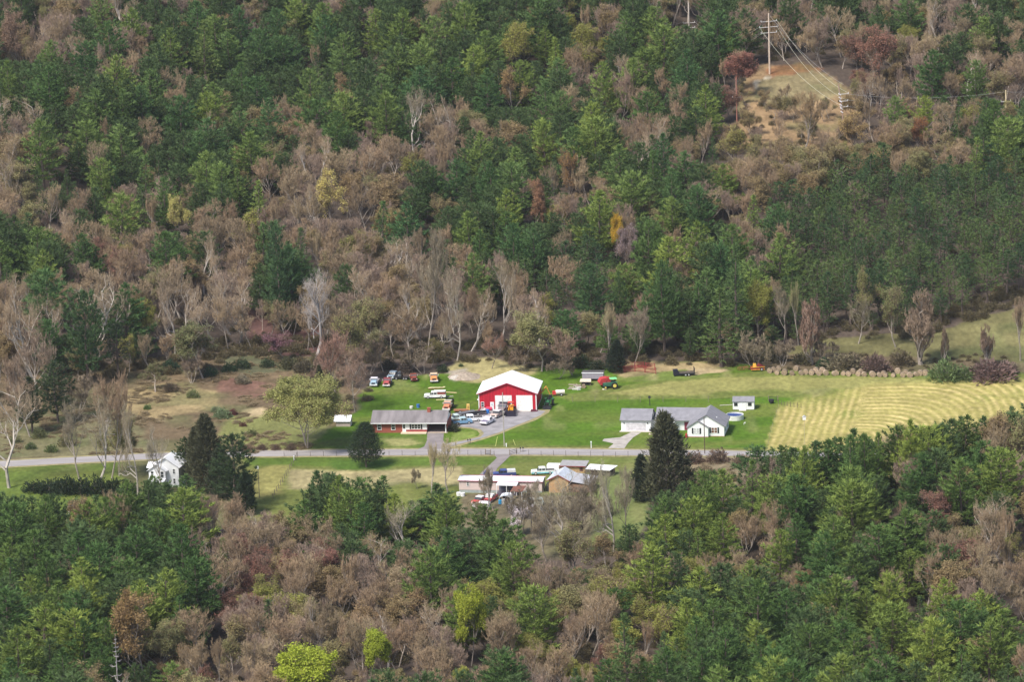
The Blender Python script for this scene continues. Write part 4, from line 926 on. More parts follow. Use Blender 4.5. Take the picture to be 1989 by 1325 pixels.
# ------------------------------------------------------------ vehicles (x forward)
def wheel(par, x, y, r, w_, side, rim=None):
    q = MB(); q.tube((x, y - w_ / 2, r), (x, y + w_ / 2, r), r, r, 14); o = q.obj('wheel', M_TIRE, par)
    q = MB(); ys = y + side * w_ / 2; q.tube((x, ys, r), (x, ys + side * .02, r), r * .55, r * .5, 10); q.obj('rim', rim or M_RIM, o)
def base(px, py, ang, name, label, cat, group=None):
    p = G(px, py); return thing(name, label, cat, p, rad(ang), group)
def pickup(px, py, ang, label, col, cab=None, cap=None, L=5.3, name='pickup_truck', cat='pickup truck', group='vehicles parked around the barn', bed=(.06, .055, .05), low=None, van=False, rack=False):
    t = base(px, py, ang, name, label, cat, group); P = paint(col); C = paint(cab or col); h = L / 2; w_ = .95
    q = MB(); q.ext([(-h, .45), (-h, 1.08), (.15 * h - .1, 1.1), (.92 * h, 1.02), (h, .92), (h, .42), (.8 * h, .36), (-.9 * h, .36)], -w_, w_); b = q.obj('body', P, t)
    q = MB(); q.box(-.9 * h, .86 * h, -w_ + .14, w_ - .14, .20, .37); q.obj('underbody', M_DARK, t)
    if low:
        q = MB(); q.box(-h + .05, h - .08, -w_ - .012, w_ + .012, .42, .68); q.obj('lower_panel', paint(low), b)
    x0, x1 = (-.20 * h, .42 * h) if not van else (-.92 * h, .42 * h)
    q = MB(); q.ext([(x1 + .25, 1.06), (x1 - .22, 1.66), (x0 + .12, 1.70), (x0, 1.06)], -w_ + .08, w_ - .08); g = q.obj('cab_glass', M_GLASS, t)
    q = MB(); q.box(x0 + .08, x1 - .16, -w_ + .06, w_ - .06, 1.62, 1.76, taper=.04); q.box(x0 - .02, x0 + .10, -w_ + .05, w_ - .05, 1.06, 1.64); q.box((x0 + x1) / 2 - .04, (x0 + x1) / 2 + .06, -w_ + .055, w_ - .055, 1.06, 1.64)
    q.box(x1 - .24, x1 - .16, -w_ + .055, -w_ + .14, 1.06, 1.64); q.box(x1 - .24, x1 - .16, w_ - .14, w_ - .055, 1.06, 1.64); q.obj('cab', C, t)
    if not van:
        q = MB(); q.box(-h + .12, x0 - .08, -w_ + .12, w_ - .12, 1.085, 1.115); q.obj('bed', paint(bed, .8), t)
    if cap: q = MB(); q.box(-h + .06, x0 - .06, -w_ + .05, w_ - .05, 1.12, 1.68, taper=.05); q.obj('bed_cap', paint(cap), t)
    if rack:
        q = MB(); q.box(-h + .1, x0 + .9, -w_ + .02, w_ - .02, 1.82, 1.9); q.obj('roof_rack', paint((.8, .8, .8)), t)
    for s in (-1, 1):
        for xx in (-.58 * h, .64 * h): wheel(t, xx, s * (w_ - .1), .37, .24, s)
        q = MB(); q.box(h - .03, h + .02, s * .7 - .13, s * .7 + .13, .68, .86); q.obj('headlight', paint((.85, .85, .8), .2), t)
    q = MB(); q.box(h - .02, h + .09, -w_ + .02, w_ - .02, .40, .58); q.obj('bumper', M_RIM, t); q = MB(); q.box(-h - .09, -h + .02, -w_ + .02, w_ - .02, .42, .58); q.obj('rear_bumper', M_DARK, t)
    q = MB(); q.box(h - .04, h + .012, -.55, .55, .62, .88); q.obj('grille', M_DARK, t)
    return t
def bigtruck(px, py, ang, label, hood, cab, bedc, dump=True, L=6.8, group='vehicles parked around the barn', s_=1.0, name='dump_truck', cat='truck', flat=None, bumper=None):
    t = base(px, py, ang, name, label, cat, group); h = L / 2; w_ = 1.1; t.scale = (s_, s_, s_)
    q = MB(); q.box(-h, h - .3, -.45, .45, .55, .85); q.obj('chassis', M_DARK, t)
    q = MB(); q.ext([(.42 * h, .75), (.42 * h, 1.75), (.93 * h, 1.6), (h, 1.4), (h, .75)], -.8, .8); q.box(.55 * h, .98 * h, -1.08, 1.08, .7, 1.12); q.obj('hood', paint(hood), t)
    q = MB(); q.box(.0, .42 * h, -w_ + .05, w_ - .05, .8, 1.55); q.box(.02, .40 * h, -w_ + .07, w_ - .07, 2.15, 2.38, taper=.06); q.box(.0, .1, -w_ + .06, w_ - .06, 1.55, 2.2)
    for s in (-1, 1): q.box(.38 * h, .42 * h, s * (w_ - .12) - .05, s * (w_ - .12) + .05, 1.55, 2.2)
    q.obj('cab', paint(cab), t); q = MB(); q.box(.11, .40 * h, -w_ + .1, w_ - .1, 1.55, 2.16); q.obj('cab_glass', paint((.16, .18, .2), .15), t)
    if dump:
        q = MB(); x0, x1 = -h - .1, -.12; z0, z1 = 1.0, 2.25
        q.ext([(-w_ + .1, z0), (w_ - .1, z0), (w_, z1), (w_ - .1, z1), (w_ - .18, z0 + .1), (-w_ + .18, z0 + .1), (-w_ + .1, z1), (-w_, z1)], x0, x1, 'x'); q.box(x1 - .1, x1, -w_, w_, z0, z1 + .25); q.box(x0, x0 + .08, -w_ + .1, w_ - .1, z0, z1 - .1)
        q.obj('dump_body', paint(bedc), t)
        q = MB(); q.box(x1 - .05, x1 + .75, -w_, w_, 2.52, 2.62); q.obj('cab_guard', paint(flat or bedc), t)
    else:
        q = MB(); q.box(-h - .1, -.15, -w_, w_, 1.0, 1.14); q.box(-.27, -.15, -w_, w_, 1.14, 2.0); q.obj('flat_bed', paint(bedc), t)
    for s in (-1, 1):
        for xx in (-.72 * h, -.38 * h, .66 * h): wheel(t, xx, s * (w_ - .14), .48, .28, s, paint((.4, .4, .4)))
        q = MB(); q.tube((h - .02, s * .85, .98), (h + .08, s * .85, .98), .13, .13, 8); q.obj('headlight', paint((.85, .85, .8), .2), t)
        q = MB(); q.box(.3 * h, .36 * h, s * 1.28 - .07, s * 1.28 + .07, 1.6, 2.1); q.obj('mirror', M_RIM, t)
    q = MB(); q.box(h - .02, h + .14, -w_, w_, .5, .78); q.obj('bumper', paint(bumper or (.8, .8, .8)), t); q = MB(); q.box(h - .01, h + .03, -.5, .5, .9, 1.36); q.obj('grille', M_DARK, t)
    return t
def tractor(px, py, ang, label, col, rim, canopy=None, loader=False, s_=1.0, group='farm tractors'):
    t = base(px, py, ang, 'tractor', label, 'tractor', group); t.scale = (s_, s_, s_); P = paint(col)
    q = MB(); q.ext([(-1.3, .8), (-1.3, 1.35), (.1, 1.45), (1.7, 1.35), (1.8, .75), (.2, .6)], -.35, .35); q.obj('body', P, t)
    q = MB(); q.box(1.78, 1.86, -.3, .3, .8, 1.3); q.obj('grille', M_DARK, t)
    q = MB(); q.box(-.95, -.45, -.28, .28, 1.4, 1.55); q.box(-1.05, -.92, -.28, .28, 1.5, 1.95); q.obj('seat', M_DARK, t)
    q = MB(); q.tube((-.1, 0, 1.45), (-.35, 0, 1.85), .04, .04, 5); q.tube((-.36, 0, 1.83), (-.38, 0, 1.88), .2, .2, 10); q.obj('steering_wheel', M_DARK, t)
    for s in (-1, 1):
        wheel(t, -.85, s * .85, .78, .42, s, rim); wheel(t, 1.3, s * .7, .42, .26, s, rim)
        q = MB(); q.box(-1.5, -.2, s * .85 - .25, s * .85 + .25, 1.58, 1.66); q.obj('fender', P, t)
    q = MB(); q.tube((.9, .25, 1.35), (.9, .25, 2.0), .05, .05, 6); q.obj('exhaust', M_DARK, t)
    if canopy:
        q = MB(); q.box(-1.5, .2, -.8, .8, 2.35, 2.45, taper=.05); c = q.obj('canopy', paint(canopy), t); q = MB()
        for s in (-1, 1): q.tube((-1.2, s * .5, 1.3), (-1.2, s * .6, 2.35), .045, .045, 5)
        q.obj('canopy_post', M_DARK, c)
    else:
        q = MB()
        for s in (-1, 1): q.tube((-1.25, s * .5, 1.3), (-1.25, s * .5, 2.35), .05, .05, 5)
        q.tube((-1.25, -.5, 2.35), (-1.25, .5, 2.35), .05, .05, 5); q.obj('roll_bar', M_DARK, t)
    if loader:
        q = MB()
        for s in (-1, 1): q.tube((-.1, s * .55, 1.5), (1.8, s * .6, 1.15), .08, .08, 6); q.tube((1.8, s * .6, 1.15), (2.6, s * .6, .45), .08, .08, 6)
        a = q.obj('loader_arms', P, t); q = MB(); q.ext([(2.5, .15), (3.3, .1), (3.3, .16), (2.62, .3), (2.6, .8), (2.5, .8)], -1.0, 1.0); q.obj('bucket', M_DARK, a)
    return t
PK = 'vehicles parked around the barn'; RW = 'old trucks in a row at the tree line'
bigtruck(728, 747.5, -96, 'old blue-hooded truck with a white cab, leftmost in the row at the tree line', (.28, .40, .50), (.72, .68, .72), (.3, .25, .25), False, 6.0, RW, .92, 'old_truck')
bigtruck(753, 748, -97, 'old red-hooded truck second from left in the row at the tree line', (.38, .06, .06), (.26, .05, .06), (.03, .03, .035), False, 6.0, RW, .88, 'old_truck')
pickup(765, 733, -110, 'faded blue-grey old pickup half hidden behind the red-hooded truck', (.25, .32, .38), group=RW)
bigtruck(780, 737, 170, 'black flatbed truck with pale lamps parked sideways behind the red-hooded truck', (.04, .04, .045), (.035, .035, .04), (.05, .04, .04), False, 5.4, RW, .72, 'flatbed_truck')
bigtruck(803, 738.5, -82, 'rusty orange flatbed truck left of the orange and white truck', (.22, .05, .03), (.25, .06, .04), (.48, .16, .08), False, 5.4, RW, .80, 'flatbed_truck', bumper=(.15, .03, .03))
bigtruck(843, 739.5, -88, 'orange truck with a white cab and bumper, rightmost in the tree line row', (.62, .25, .08), (.66, .52, .36), (.55, .10, .05), False, 6.0, RW, .95, 'old_truck')
pickup(845.5, 773, 176, 'white pickup with a brown bed cap and roof rack above the brick house', (.78, .78, .78), cap=(.22, .06, .05), rack=True, L=5.7, group=PK)
bigtruck(871, 794, -101, 'orange and white dump truck with a black body behind the brick house roof', (.60, .20, .10), (.66, .43, .33), (.03, .025, .025), True, 6.4, PK, .92, flat=(.6, .6, .45))
pickup(915, 818.5, 186, 'long white pickup parked broadside beside the blue pickup', (.82, .82, .82), L=6.2, group=PK)
pickup(898, 823.5, 12, 'light blue pickup with a dark blue front nearest the brick house', (.18, .34, .50), cab=(.40, .53, .57), L=5.0, group=PK)
pickup(947, 823, 63, 'white pickup with an open bed facing the barn in mid driveway', (.78, .74, .76), L=5.0, bed=(.17, .15, .22), group=PK)
pickup(967, 809, -118, 'tan and white pickup facing the road in front of the black dump truck', (.56, .42, .36), cab=(.7, .66, .66), L=5.0, group=PK)
bigtruck(979, 801, -105, 'black dump truck with a grey hood before the left barn door', (.22, .18, .19), (.20, .17, .19), (.02, .02, .035), True, 6.6, PK, 1.05, bumper=(.1, .08, .09))
pickup(887.5, 817.5, 200, 'pale green-white old pickup tucked between the blue pickup and the shrub', (.5, .6, .56), L=4.4, group=PK)
# wheel loader
t = base(992.5, 803, -92, 'wheel_loader', 'yellow wheel loader with a big black bucket between the barn doors', 'loader', PK)
q = MB(); q.box(-2.4, -.4, -.85, .85, .7, 1.75, taper=.08); q.obj('engine_cover', paint((.75, .36, .03)), t)
q = MB(); q.box(-.4, .9, -.7, .7, .6, 1.3); q.box(-.3, .4, -.55, .55, 1.3, 1.7); q.obj('body', paint((.72, .32, .03)), t)
q = MB()
for xx in (-.5, .7):
    for s in (-1, 1): q.tube((xx, s * .62, 1.3), (xx, s * .62, 2.95), .06, .06, 5)
q.box(-.65, .85, -.75, .75, 2.95, 3.05); q.obj('cab_frame', paint((.5, .06, .04)), t)
for s in (-1, 1):
    for xx in (-1.7, .9): wheel(t, xx, s * 1.0, .7, .45, s, paint((.7, .4, .05)))
q = MB()
for s in (-1, 1): q.tube((.4, s * .5, 1.7), (1.7, s * .55, 1.3), .12, .1, 6); q.tube((1.7, s * .55, 1.3), (2.5, s * .55, .7), .1, .1, 6)
a = q.obj('lift_arms', paint((.72, .33, .03)), t)
q = MB(); q.ext([(2.4, .1), (3.6, .05), (3.6, .12), (2.6, .3), (2.5, 1.35), (2.4, 1.35)], -1.35, 1.35); q.box(2.4, 3.4, -1.37, -1.3, .1, .9); q.box(2.4, 3.4, 1.3, 1.37, .1, .9); q.obj('bucket', paint((.025, .02, .035)), a)
tractor(1066, 789, -100, 'dark green tractor with a front loader beside the barn right wall', (.03, .13, .05), paint((.30, .34, .1)), loader=True, s_=1.12)
tractor(1186, 754.5, 188, 'green tractor with yellow wheels and a bright green canopy by the red baler', (.05, .16, .10), paint((.75, .60, .12)), canopy=(.22, .62, .28), s_=1.12)
# red baler / forage wagon behind the green tractor
t = base(1176, 751, 12, 'baler', 'red round baler next to the green tractor at the wood edge', 'baler', 'farm implements')
q = MB(); q.ext([(-1.6, .8), (-1.9, 1.4), (-1.3, 2.4), (.2, 2.6), (1.4, 2.3), (1.6, .9), (.6, .55)], -1.1, 1.1); q.obj('chamber', paint((.48, .05, .05)), t)
q = MB(); q.box(1.4, 3.0, -.15, .15, .5, .7); q.obj('drawbar', paint((.3, .04, .04)), t)
q = MB(); q.box(.3, 1.5, -1.12, 1.12, .35, .9); q.obj('pickup_reel', M_DARK, t)
for s in (-1, 1): wheel(t, -.2, s * 1.2, .45, .3, s)
# excavator with raised boom
t = base(1052, 778, 0, 'excavator', 'orange excavator with raised boom behind the barn right wall', 'excavator', 'farm implements')
q = MB(); q.box(-3.0, -.6, -1.3, -.8, 0, .7); q.box(-3.0, -.6, .8, 1.3, 0, .7); q.obj('tracks', M_DARK, t)
q = MB(); q.box(-3.0, -.5, -1.1, 1.1, .8, 1.7, taper=.05); q.box(-1.4, -.4, -1.05, -.1, 1.7, 2.6); q.obj('house', paint((.6, .28, .06)), t)
q = MB(); q.tube((-.6, .2, 1.3), (1.3, .2, 3.7), .2, .16, 6); q.tube((1.3, .2, 3.7), (2.35, .2, 1.3), .16, .12, 6); q.tube((0.2, .2, 2.0), (1.2, .2, 3.3), .07, .07, 5); q.obj('boom', paint((.68, .33, .07)), t)
q = MB(); q.ext([(2.1, 1.4), (2.7, 1.3), (2.9, .7), (2.3, .6), (1.9, .9)], -.3, .7); q.obj('bucket', M_DARK, t)
# white tank trailer with red front
t = base(1087, 768.5, 185, 'tank_trailer', 'small white tank trailer with a red front right of the excavator', 'trailer', 'farm implements')
q = MB(); q.tube((-1.3, 0, .95), (.9, 0, .95), .62, .62, 14); q.tube((.9, 0, .95), (1.15, 0, .95), .62, .35, 14); q.obj('tank', paint((.75, .70, .62)), t)
q = MB(); q.box(.95, 1.9, -.55, .55, .45, 1.3, taper=.08); q.obj('pump_box', paint((.6, .05, .05)), t)
for s in (-1, 1): wheel(t, -.4, s * .7, .36, .22, s)
# gooseneck trailer
t = base(1328, 729, 183, 'gooseneck_trailer', 'black gooseneck flatbed trailer with two raised ramps on the dry grass', 'trailer', 'farm implements')
q = MB(); q.box(-2.6, 1.2, -1.1, 1.1, .55, .75); q.obj('deck', paint((.12, .10, .08)), t)
q = MB(); q.box(-2.6, 1.2, -1.13, -1.10, .4, .8); q.box(-2.6, 1.2, 1.10, 1.13, .4, .8); q.obj('side_rail', M_DARK, t)
q = MB(); q.ext([(1.2, .3), (2.6, .2), (2.7, 1.5), (1.5, 1.55), (1.2, .9)], -.9, .9); q.obj('neck', paint((.02, .02, .035)), t)
for s in (-1, 1):
    q = MB(); q.box(-2.75, -2.62, s * .8 - .28, s * .8 + .28, .6, 2.0); q.obj('ramp', M_DARK, t)
    for xx in (-1.2, -.4): wheel(t, xx, s * 1.16, .34, .22, s)
t.scale = (1.05,) * 3
# orange hay machine and rusty rake
t = base(1472, 719, 5, 'hay_machine', 'orange-red farm machine with yellow bars left of the hay bales', 'farm machine', 'farm implements')
q = MB(); q.box(-1.9, 1.7, -.9, .9, .25, 1.0, taper=.08); q.obj('body', paint((.30, .04, .03)), t)
YB = paint((.75, .42, .06)); q = MB(); q.box(-1.95, 1.8, -1.0, -.92, .95, 1.1); q.obj('yellow_bar', YB, t); q = MB(); q.box(-1.95, 1.8, -1.0, -.92, .25, .4); q.obj('yellow_bar', YB, t); q = MB(); q.box(-1.3, -.4, -.4, .4, 1.0, 1.9, taper=.1); q.obj('hopper', YB, t)
q = MB(); q.ext([(-.4, 1.0), (.3, 1.9), (1.9, .9)], -.5, .5); q.obj('chute', paint((.28, .05, .05)), t)
for s in (-1, 1): wheel(t, .9, s * .98, .4, .25, s)
t = base(1444, 719, 0, 'hay_rake', 'rusty hay rake left of the orange farm machine', 'hay rake', 'farm implements')
q = MB(); q.tube((-1.2, 0, .7), (1.2, 0, .8), .06, .06, 5); q.tube((0, 0, .7), (.1, -1.3, .5), .05, .05, 5); q.obj('frame', paint((.35, .12, .06)), t)
for k in range(4):
    q = MB(); cx = -1.1 + k * .72; ang0 = 0
    for j in range(10):
        a, b = 2 * PI * j / 10, 2 * PI * (j + 1) / 10; q.tube((cx + .5 * math.cos(a), .1 * k, .52 + .5 * math.sin(a)), (cx + .5 * math.cos(b), .1 * k, .52 + .5 * math.sin(b)), .035, .035, 4, False)
        if j % 2 == 0: q.tube((cx, .1 * k, .52), (cx + .5 * math.cos(a), .1 * k, .52 + .5 * math.sin(a)), .02, .02, 3, False)
    q.obj('rake_wheel', paint((.42, .16, .08)), t)
# lumber and flatbed with yellow toolbox
t = base(846, 755, 2, 'lumber_pile', 'pile of pale yellow curved boards on the grass above the white capped pickup', 'lumber pile')
q = MB(); q.box(-1.9, 2.0, -.4, .4, 0, .25); q.obj('red_skid', paint((.3, .06, .05)), t)
for k in range(4):
    q = MB(); x = -2.0 + k * 1.05
    for j in range(5): q.box(x + j * .22, x + 1.2 + j * .05, -.5 + j * .12, -.42 + j * .12, .25 + .02 * j, .40 + .12 * math.sin(j + k))
    q.obj('board_bundle', paint((.78, .70, .40), .8), t)
for i, (px, py, an, ln, lb) in enumerate([(877, 763, -20, 3.0, 'tan plank lying right of the lumber pile'), (856, 777, 3, 2.4, 'pale plank on the grass below the white capped pickup'), (868, 771, 5, 3.4, 'grey plank on the grass right of the capped pickup')]):
    q = MB(); q.box(-ln / 2, ln / 2, -.2, .2, 0, .12); o = q.obj('plank', paint([(.6, .45, .25), (.62, .5, .26), (.4, .38, .34)][i], .85)); o.location = G(px, py); o.rotation_euler.z = rad(an); tag(o, lb, 'plank', 'loose planks on the barn lawn')
t = base(898, 800.5, 2, 'flatbed_trailer', 'low rusty flatbed trailer above the parked pickups', 'trailer', 'farm implements')
q = MB(); q.box(-2.2, 1.6, -.9, .9, .5, .66); q.box(-2.2, 1.6, -.93, -.9, .45, .8); q.obj('deck', paint((.34, .15, .07)), t)
for s in (-1, 1): wheel(t, -.6, s * .95, .33, .22, s)
t = base(909.5, 799, 0, 'yellow_compressor', 'small upright yellow machine at the end of the rusty flatbed', 'machine', 'farm implements')
q = MB(); q.box(-.45, .45, -.4, .4, .15, 1.9, taper=.08); q.obj('housing', paint((.72, .48, .14)), t); q = MB(); q.box(-.25, .25, -.43, -.36, .9, 1.5); q.obj('grille', paint((.5, .33, .1)), t)
q = MB(); q.box(-.5, .5, -.45, .45, 0, .15); q.obj('skid', M_DARK, t)
t = base(903, 808, 14, 'tilt_trailer', 'dark grey tilted flatbed trailer behind the long white pickup', 'trailer', 'farm implements')
q = MB(); q.slab((-3.2, -.9, .7), (2.6, -.9, 1.25), (2.6, .9, 1.25), (-3.2, .9, .7), .18); q.obj('deck', paint((.13, .13, .14)), t)
for s in (-1, 1):
    for xx in (-.4, .5): wheel(t, xx, s * 1.0, .36, .24, s)
t = base(926, 806, 5, 'pipe_trailer', 'long black pipe rack trailer right of the tilted grey trailer', 'trailer', 'farm implements')
q = MB(); q.box(-2.3, 2.3, -.7, .7, .55, .7); q.obj('deck', M_DARK, t)
for k in range(4):
    q = MB(); q.tube((-2.6, -.5 + k * .33, .85), (2.5, -.5 + k * .33, .85), .13, .13, 7); q.obj('pipe', M_DARK, t)
for s in (-1, 1): wheel(t, .3, s * .8, .33, .2, s)
# barrels, tanks, small things
def drum(px, py, r, hh, col, label, name='barrel', cat='barrel', lying=False, grp=None):
    p = G(px, py); t = thing(name, label, cat, p, 0, grp); q = MB()
    if lying: q.tube((-hh / 2, 0, r), (hh / 2, 0, r), r, r, 14)
    else: q.tube((0, 0, 0), (0, 0, hh), r, r, 14)
    q.obj('shell', paint(col), t); q = MB()
    for u in (.5,):
        if lying: q.tube((-hh / 2 + u * hh - .03, 0, r), (-hh / 2 + u * hh + .03, 0, r), r * 1.04, r * 1.04, 14)
        else: q.tube((0, 0, u * hh - .03 + .03), (0, 0, u * hh + .04), r * 1.04, r * 1.04, 14)
    q.obj('hoop', paint(tuple(c * .8 for c in col)), t); return t
drum(947.5, 803, .42, 1.0, (.04, .22, .65), 'blue barrel standing on the gravel before the barn entry door', grp='barrels about the farm')
drum(950, 797.5, .5, 1.5, (.6, .04, .10), 'red tank lying against the barn wall left of the entry door', 'fuel_tank', 'tank', True)
drum(985.6, 799, .33, .95, (.04, .10, .35), 'dark blue barrel between the black dump truck and yellow loader', grp='barrels about the farm')
drum(812.3, 792, .42, .9, (.05, .16, .45), 'blue barrel behind the ridge of the brick house roof', grp='barrels about the farm')
drum(799, 793.5, .45, .6, (.7, .66, .58), 'squat white drum behind the ridge of the brick house roof', grp='barrels about the farm')
for i, (px, py, c, s2) in enumerate([(936, 799, (.45, .42, .40), .55), (941, 799, (.7, .68, .66), .6), (932, 799, (.25, .06, .06), .5), (944.5, 800, (.3, .22, .3), .5)]):
    q = MB(); q.box(-s2, s2, -.35, .35, 0, .5, taper=.12); q.box(-s2 * .5, s2 * .6, -.2, .2, .5, .9, taper=.1); o = q.obj('scrap_heap', paint(c)); o.location = G(px, py)
    tag(o, ['grey engine part on the gravel under the barn window', 'white appliance on the gravel under the barn window', 'dark red block at the left foot of the barn wall', 'purple-grey crate left of the blue barrel'][i], 'scrap', 'scrap against the barn wall')
q = MB(); q.box(-.9, .9, -.3, .3, .1, .4); q.box(-.8, .5, -.2, .2, .4, .6); o = q.obj('mower_deck', paint((.14, .03, .05))); o.location = G(1037.5, 799.8); tag(o, 'dark red mower deck at the right front corner of the barn', 'mower deck')
# junk pile right of the barn: timbers and stones
jr = random.Random(3); sct = []
for i in range(14):
    px = jr.uniform(1104, 1128); py = jr.uniform(748, 758); q = MB(); L_ = jr.uniform(.8, 2.2); q.box(-L_ / 2, L_ / 2, -.18, .18, 0, jr.uniform(.15, .45), taper=.04)
    o = q.obj('scrap_timber', paint([(.42, .36, .28), (.30, .25, .20), (.55, .52, .5)][i % 3], .9)); o.location = G(px, py); o.rotation_euler = (0, rad(jr.uniform(-12, 12)), jr.uniform(0, 3)); sct.append((px, py, i % 3, o))
for m_ in range(3):
    cn = ['tan', 'dark brown', 'grey'][m_]
    for k, (px, py, _, o) in enumerate(sorted([s for s in sct if s[2] == m_], key=lambda s: s[0])):
        tag(o, '%s timber in the scrap heap between tank trailer and lean-to, %s from left' % (cn, ORD[k]), 'scrap', 'scrap timbers heaped right of the barn')
q = MB(); q.box(-.6, .6, -.2, .2, 0, .2); o = q.obj('metal_sheet', paint((.8, .8, .8))); o.location = G(1121, 751); o.rotation_euler.z = .3; tag(o, 'white metal sheet on top of the scrap heap', 'sheet')
q = MB(); q.ext([(-.55, .2), (-.4, .9), (.3, 1.0), (.6, .3), (.2, 0), (-.3, 0)], -.4, .4); o = q.obj('feed_grinder', paint((.3, .22, .15))); o.location = G(1134, 753.5); tag(o, 'small rusty machine at the right end of the scrap heap', 'machine')
q = MB(); q.box(-.55, .55, -.4, .4, 0, .08); o = q.obj('white_slab', paint((.75, .7, .55))); o.location = G(1174, 756.5); tag(o, 'pale board lying before the green canopied tractor', 'board')
# earth mound
for i, (px, py, r_, hh, c) in enumerate([(903, 731, 4.2, 1.0, (.33, .27, .21)), (889, 734, 2.2, .8, (.42, .38, .33))]):
    q = MB(); n = 18; rr = random.Random(i); vs = [(0, 0, hh)]; fs = []
    for j, (rf, zf) in enumerate(((.35, .85), (.7, .45), (1.05, -.1))):
        for k in range(n): a = 2 * PI * k / n; s2 = r_ * rf * rr.uniform(.85, 1.12); vs.append((s2 * math.cos(a), s2 * math.sin(a), hh * zf * rr.uniform(.85, 1.15) if zf > 0 else -.1))
    for k in range(n):
        k2 = (k + 1) % n; fs.append((0, 1 + k, 1 + k2))
        for j in range(2): fs.append((1 + j * n + k, 1 + (j + 1) * n + k, 1 + (j + 1) * n + k2, 1 + j * n + k2))
    q.add(vs, fs); o = q.obj('dirt_mound', mat('mound_soil_%d' % i, c, .95, .3, 1.5)); o.location = G(px, py); tag(o, ['wide brown soil mound at the tree line left of the barn', 'small grey gravel heap left of the brown soil mound'][i], 'mound')
# red cattle panels
cp = []
for i, (a, b) in enumerate([((1196, 722), (1212, 724)), ((1214, 724), (1232, 722)), ((1234, 722), (1252, 724)), ((1254, 724), (1274, 727)), ((1210, 716), (1228, 716)), ((1232, 716), (1250, 716)), ((1254, 717), (1272, 719))]):
    F = Fr(a, b); t = F.t('cattle_panel', 'rusty red tubular cattle panel, %s' % ['at the left end of the front row of the pen', 'second from left in the front row of the pen', 'third from left in the front row of the pen', 'at the right end of the front row of the pen', 'at the left of the back row of the pen', 'in the middle of the back row of the pen', 'at the right of the back row of the pen'][i], 'cattle panel', 'red cattle panels of the pen')
    q = MB()
    for z in (.3, .65, 1.0, 1.35, 1.7): q.box(.05, F.w - .05, -.03, .03, z - .04, z + .04)
    q.obj('rails', paint((.34, .05, .05)), t)
    for xx in (0, F.w):
        q = MB(); q.box(xx - .06, xx + .06, -.06, .06, 0, 1.85); q.obj('post', paint((.30, .05, .05)), t)
# vehicles around the mobile home
YH = 'vehicles around the mobile home'
pickup(980, 925.5, 184, 'dark blue pickup with a silver cap behind the mobile home roof', (.05, .07, .22), cap=(.55, .55, .55), L=5.6, group=YH)
pickup(1055, 921, 182, 'turquoise and white pickup left of the white box trailer', (.75, .78, .78), cab=(.8, .82, .82), low=(.15, .55, .62), L=5.8, group=YH)
pickup(934, 977, -122, 'red pickup with a white cab in front of the mobile home', (.55, .06, .06), cab=(.78, .7, .7), L=5.6, group=YH)
pickup(953, 973, -112, 'second red and white pickup right of the red pickup', (.5, .09, .09), cab=(.78, .72, .7), L=4.8, group=YH)
pickup(936, 989, 160, 'white car with black trim at the edge of the pines below the red pickup', (.8, .8, .8), van=True, L=4.3, name='car', cat='car', group=YH)
pickup(1036, 982, 178, 'silver-green sedan among the bare trees', (.52, .56, .50), van=True, L=4.8, name='car', cat='car', group=YH)
q = MB(); q.box(-.7, .7, -.35, .35, .25, .65, taper=.1); q.box(-.3, .2, -.2, .2, .65, .95); q.tube((-.45, -.45, .25), (-.45, .45, .25), .25, .25, 10); q.tube((.45, -.45, .25), (.45, .45, .25), .25, .25, 10)
o = q.obj('lawn_mower', paint((.05, .08, .28))); o.location = G(944.5, 922); tag(o, 'small dark blue riding mower on the lane behind the mobile home', 'mower')
drum(972, 979, .45, .9, (.06, .45, .8), 'bright blue barrel in front of the white shelter', grp='barrels about the farm')
drum(978, 980, .42, 1.3, (.75, .70, .60), 'cream upright tank beside the bright blue barrel', 'fuel_tank', 'tank')
for i, (px, py) in enumerate([(891, 963), (899, 964)]):
    drum(px, py, .55, .8, (.75, .75, .75), ['white drum left of the mobile home, half behind a pine', 'white drum at the left front corner of the mobile home'][i], grp='barrels about the farm')
# black kettle grill / feeder beside the hay field
t = base(1498.5, 784, 0, 'cauldron', 'round black cauldron hanging by the fence at the hay field corner', 'cauldron'); q = MB()
pr = [(.0, .1), (.45, .15), (.68, .55), (.62, .95), (.66, 1.05)]
for k in range(14):
    a, b = 2 * PI * k / 14, 2 * PI * (k + 1) / 14
    for j in range(4):
        (r0_, z0_), (r1_, z1_) = pr[j], pr[j + 1]; q.quad((r0_ * math.cos(a), r0_ * math.sin(a), z0_), (r0_ * math.cos(b), r0_ * math.sin(b), z0_), (r1_ * math.cos(b), r1_ * math.sin(b), z1_), (r1_ * math.cos(a), r1_ * math.sin(a), z1_))
q.obj('pot', M_DARK, t); q = MB(); q.tube((0, 0, .9), (0, 0, .98), .62, .62, 14); q.obj('lid', M_DARK, t)
q = MB()
for k in range(3): q.tube((.4 * math.cos(k * 2.1), .4 * math.sin(k * 2.1), .25), (.55 * math.cos(k * 2.1), .55 * math.sin(k * 2.1), 0), .05, .05, 5)
q.obj('feet', M_DARK, t)
t = base(1262.5, 788, 0, 'dark_post_figure', 'thin black post behind the ridge of the white garage roof', 'post'); q = MB(); q.tube((0, 0, 0), (-.1, 0, 2.2), .12, .08, 6); q.obj('shaft', M_DARK, t); q = MB(); q.box(-.45, .25, -.2, .2, 2.0, 2.6, taper=.1); q.obj('head', M_DARK, t)
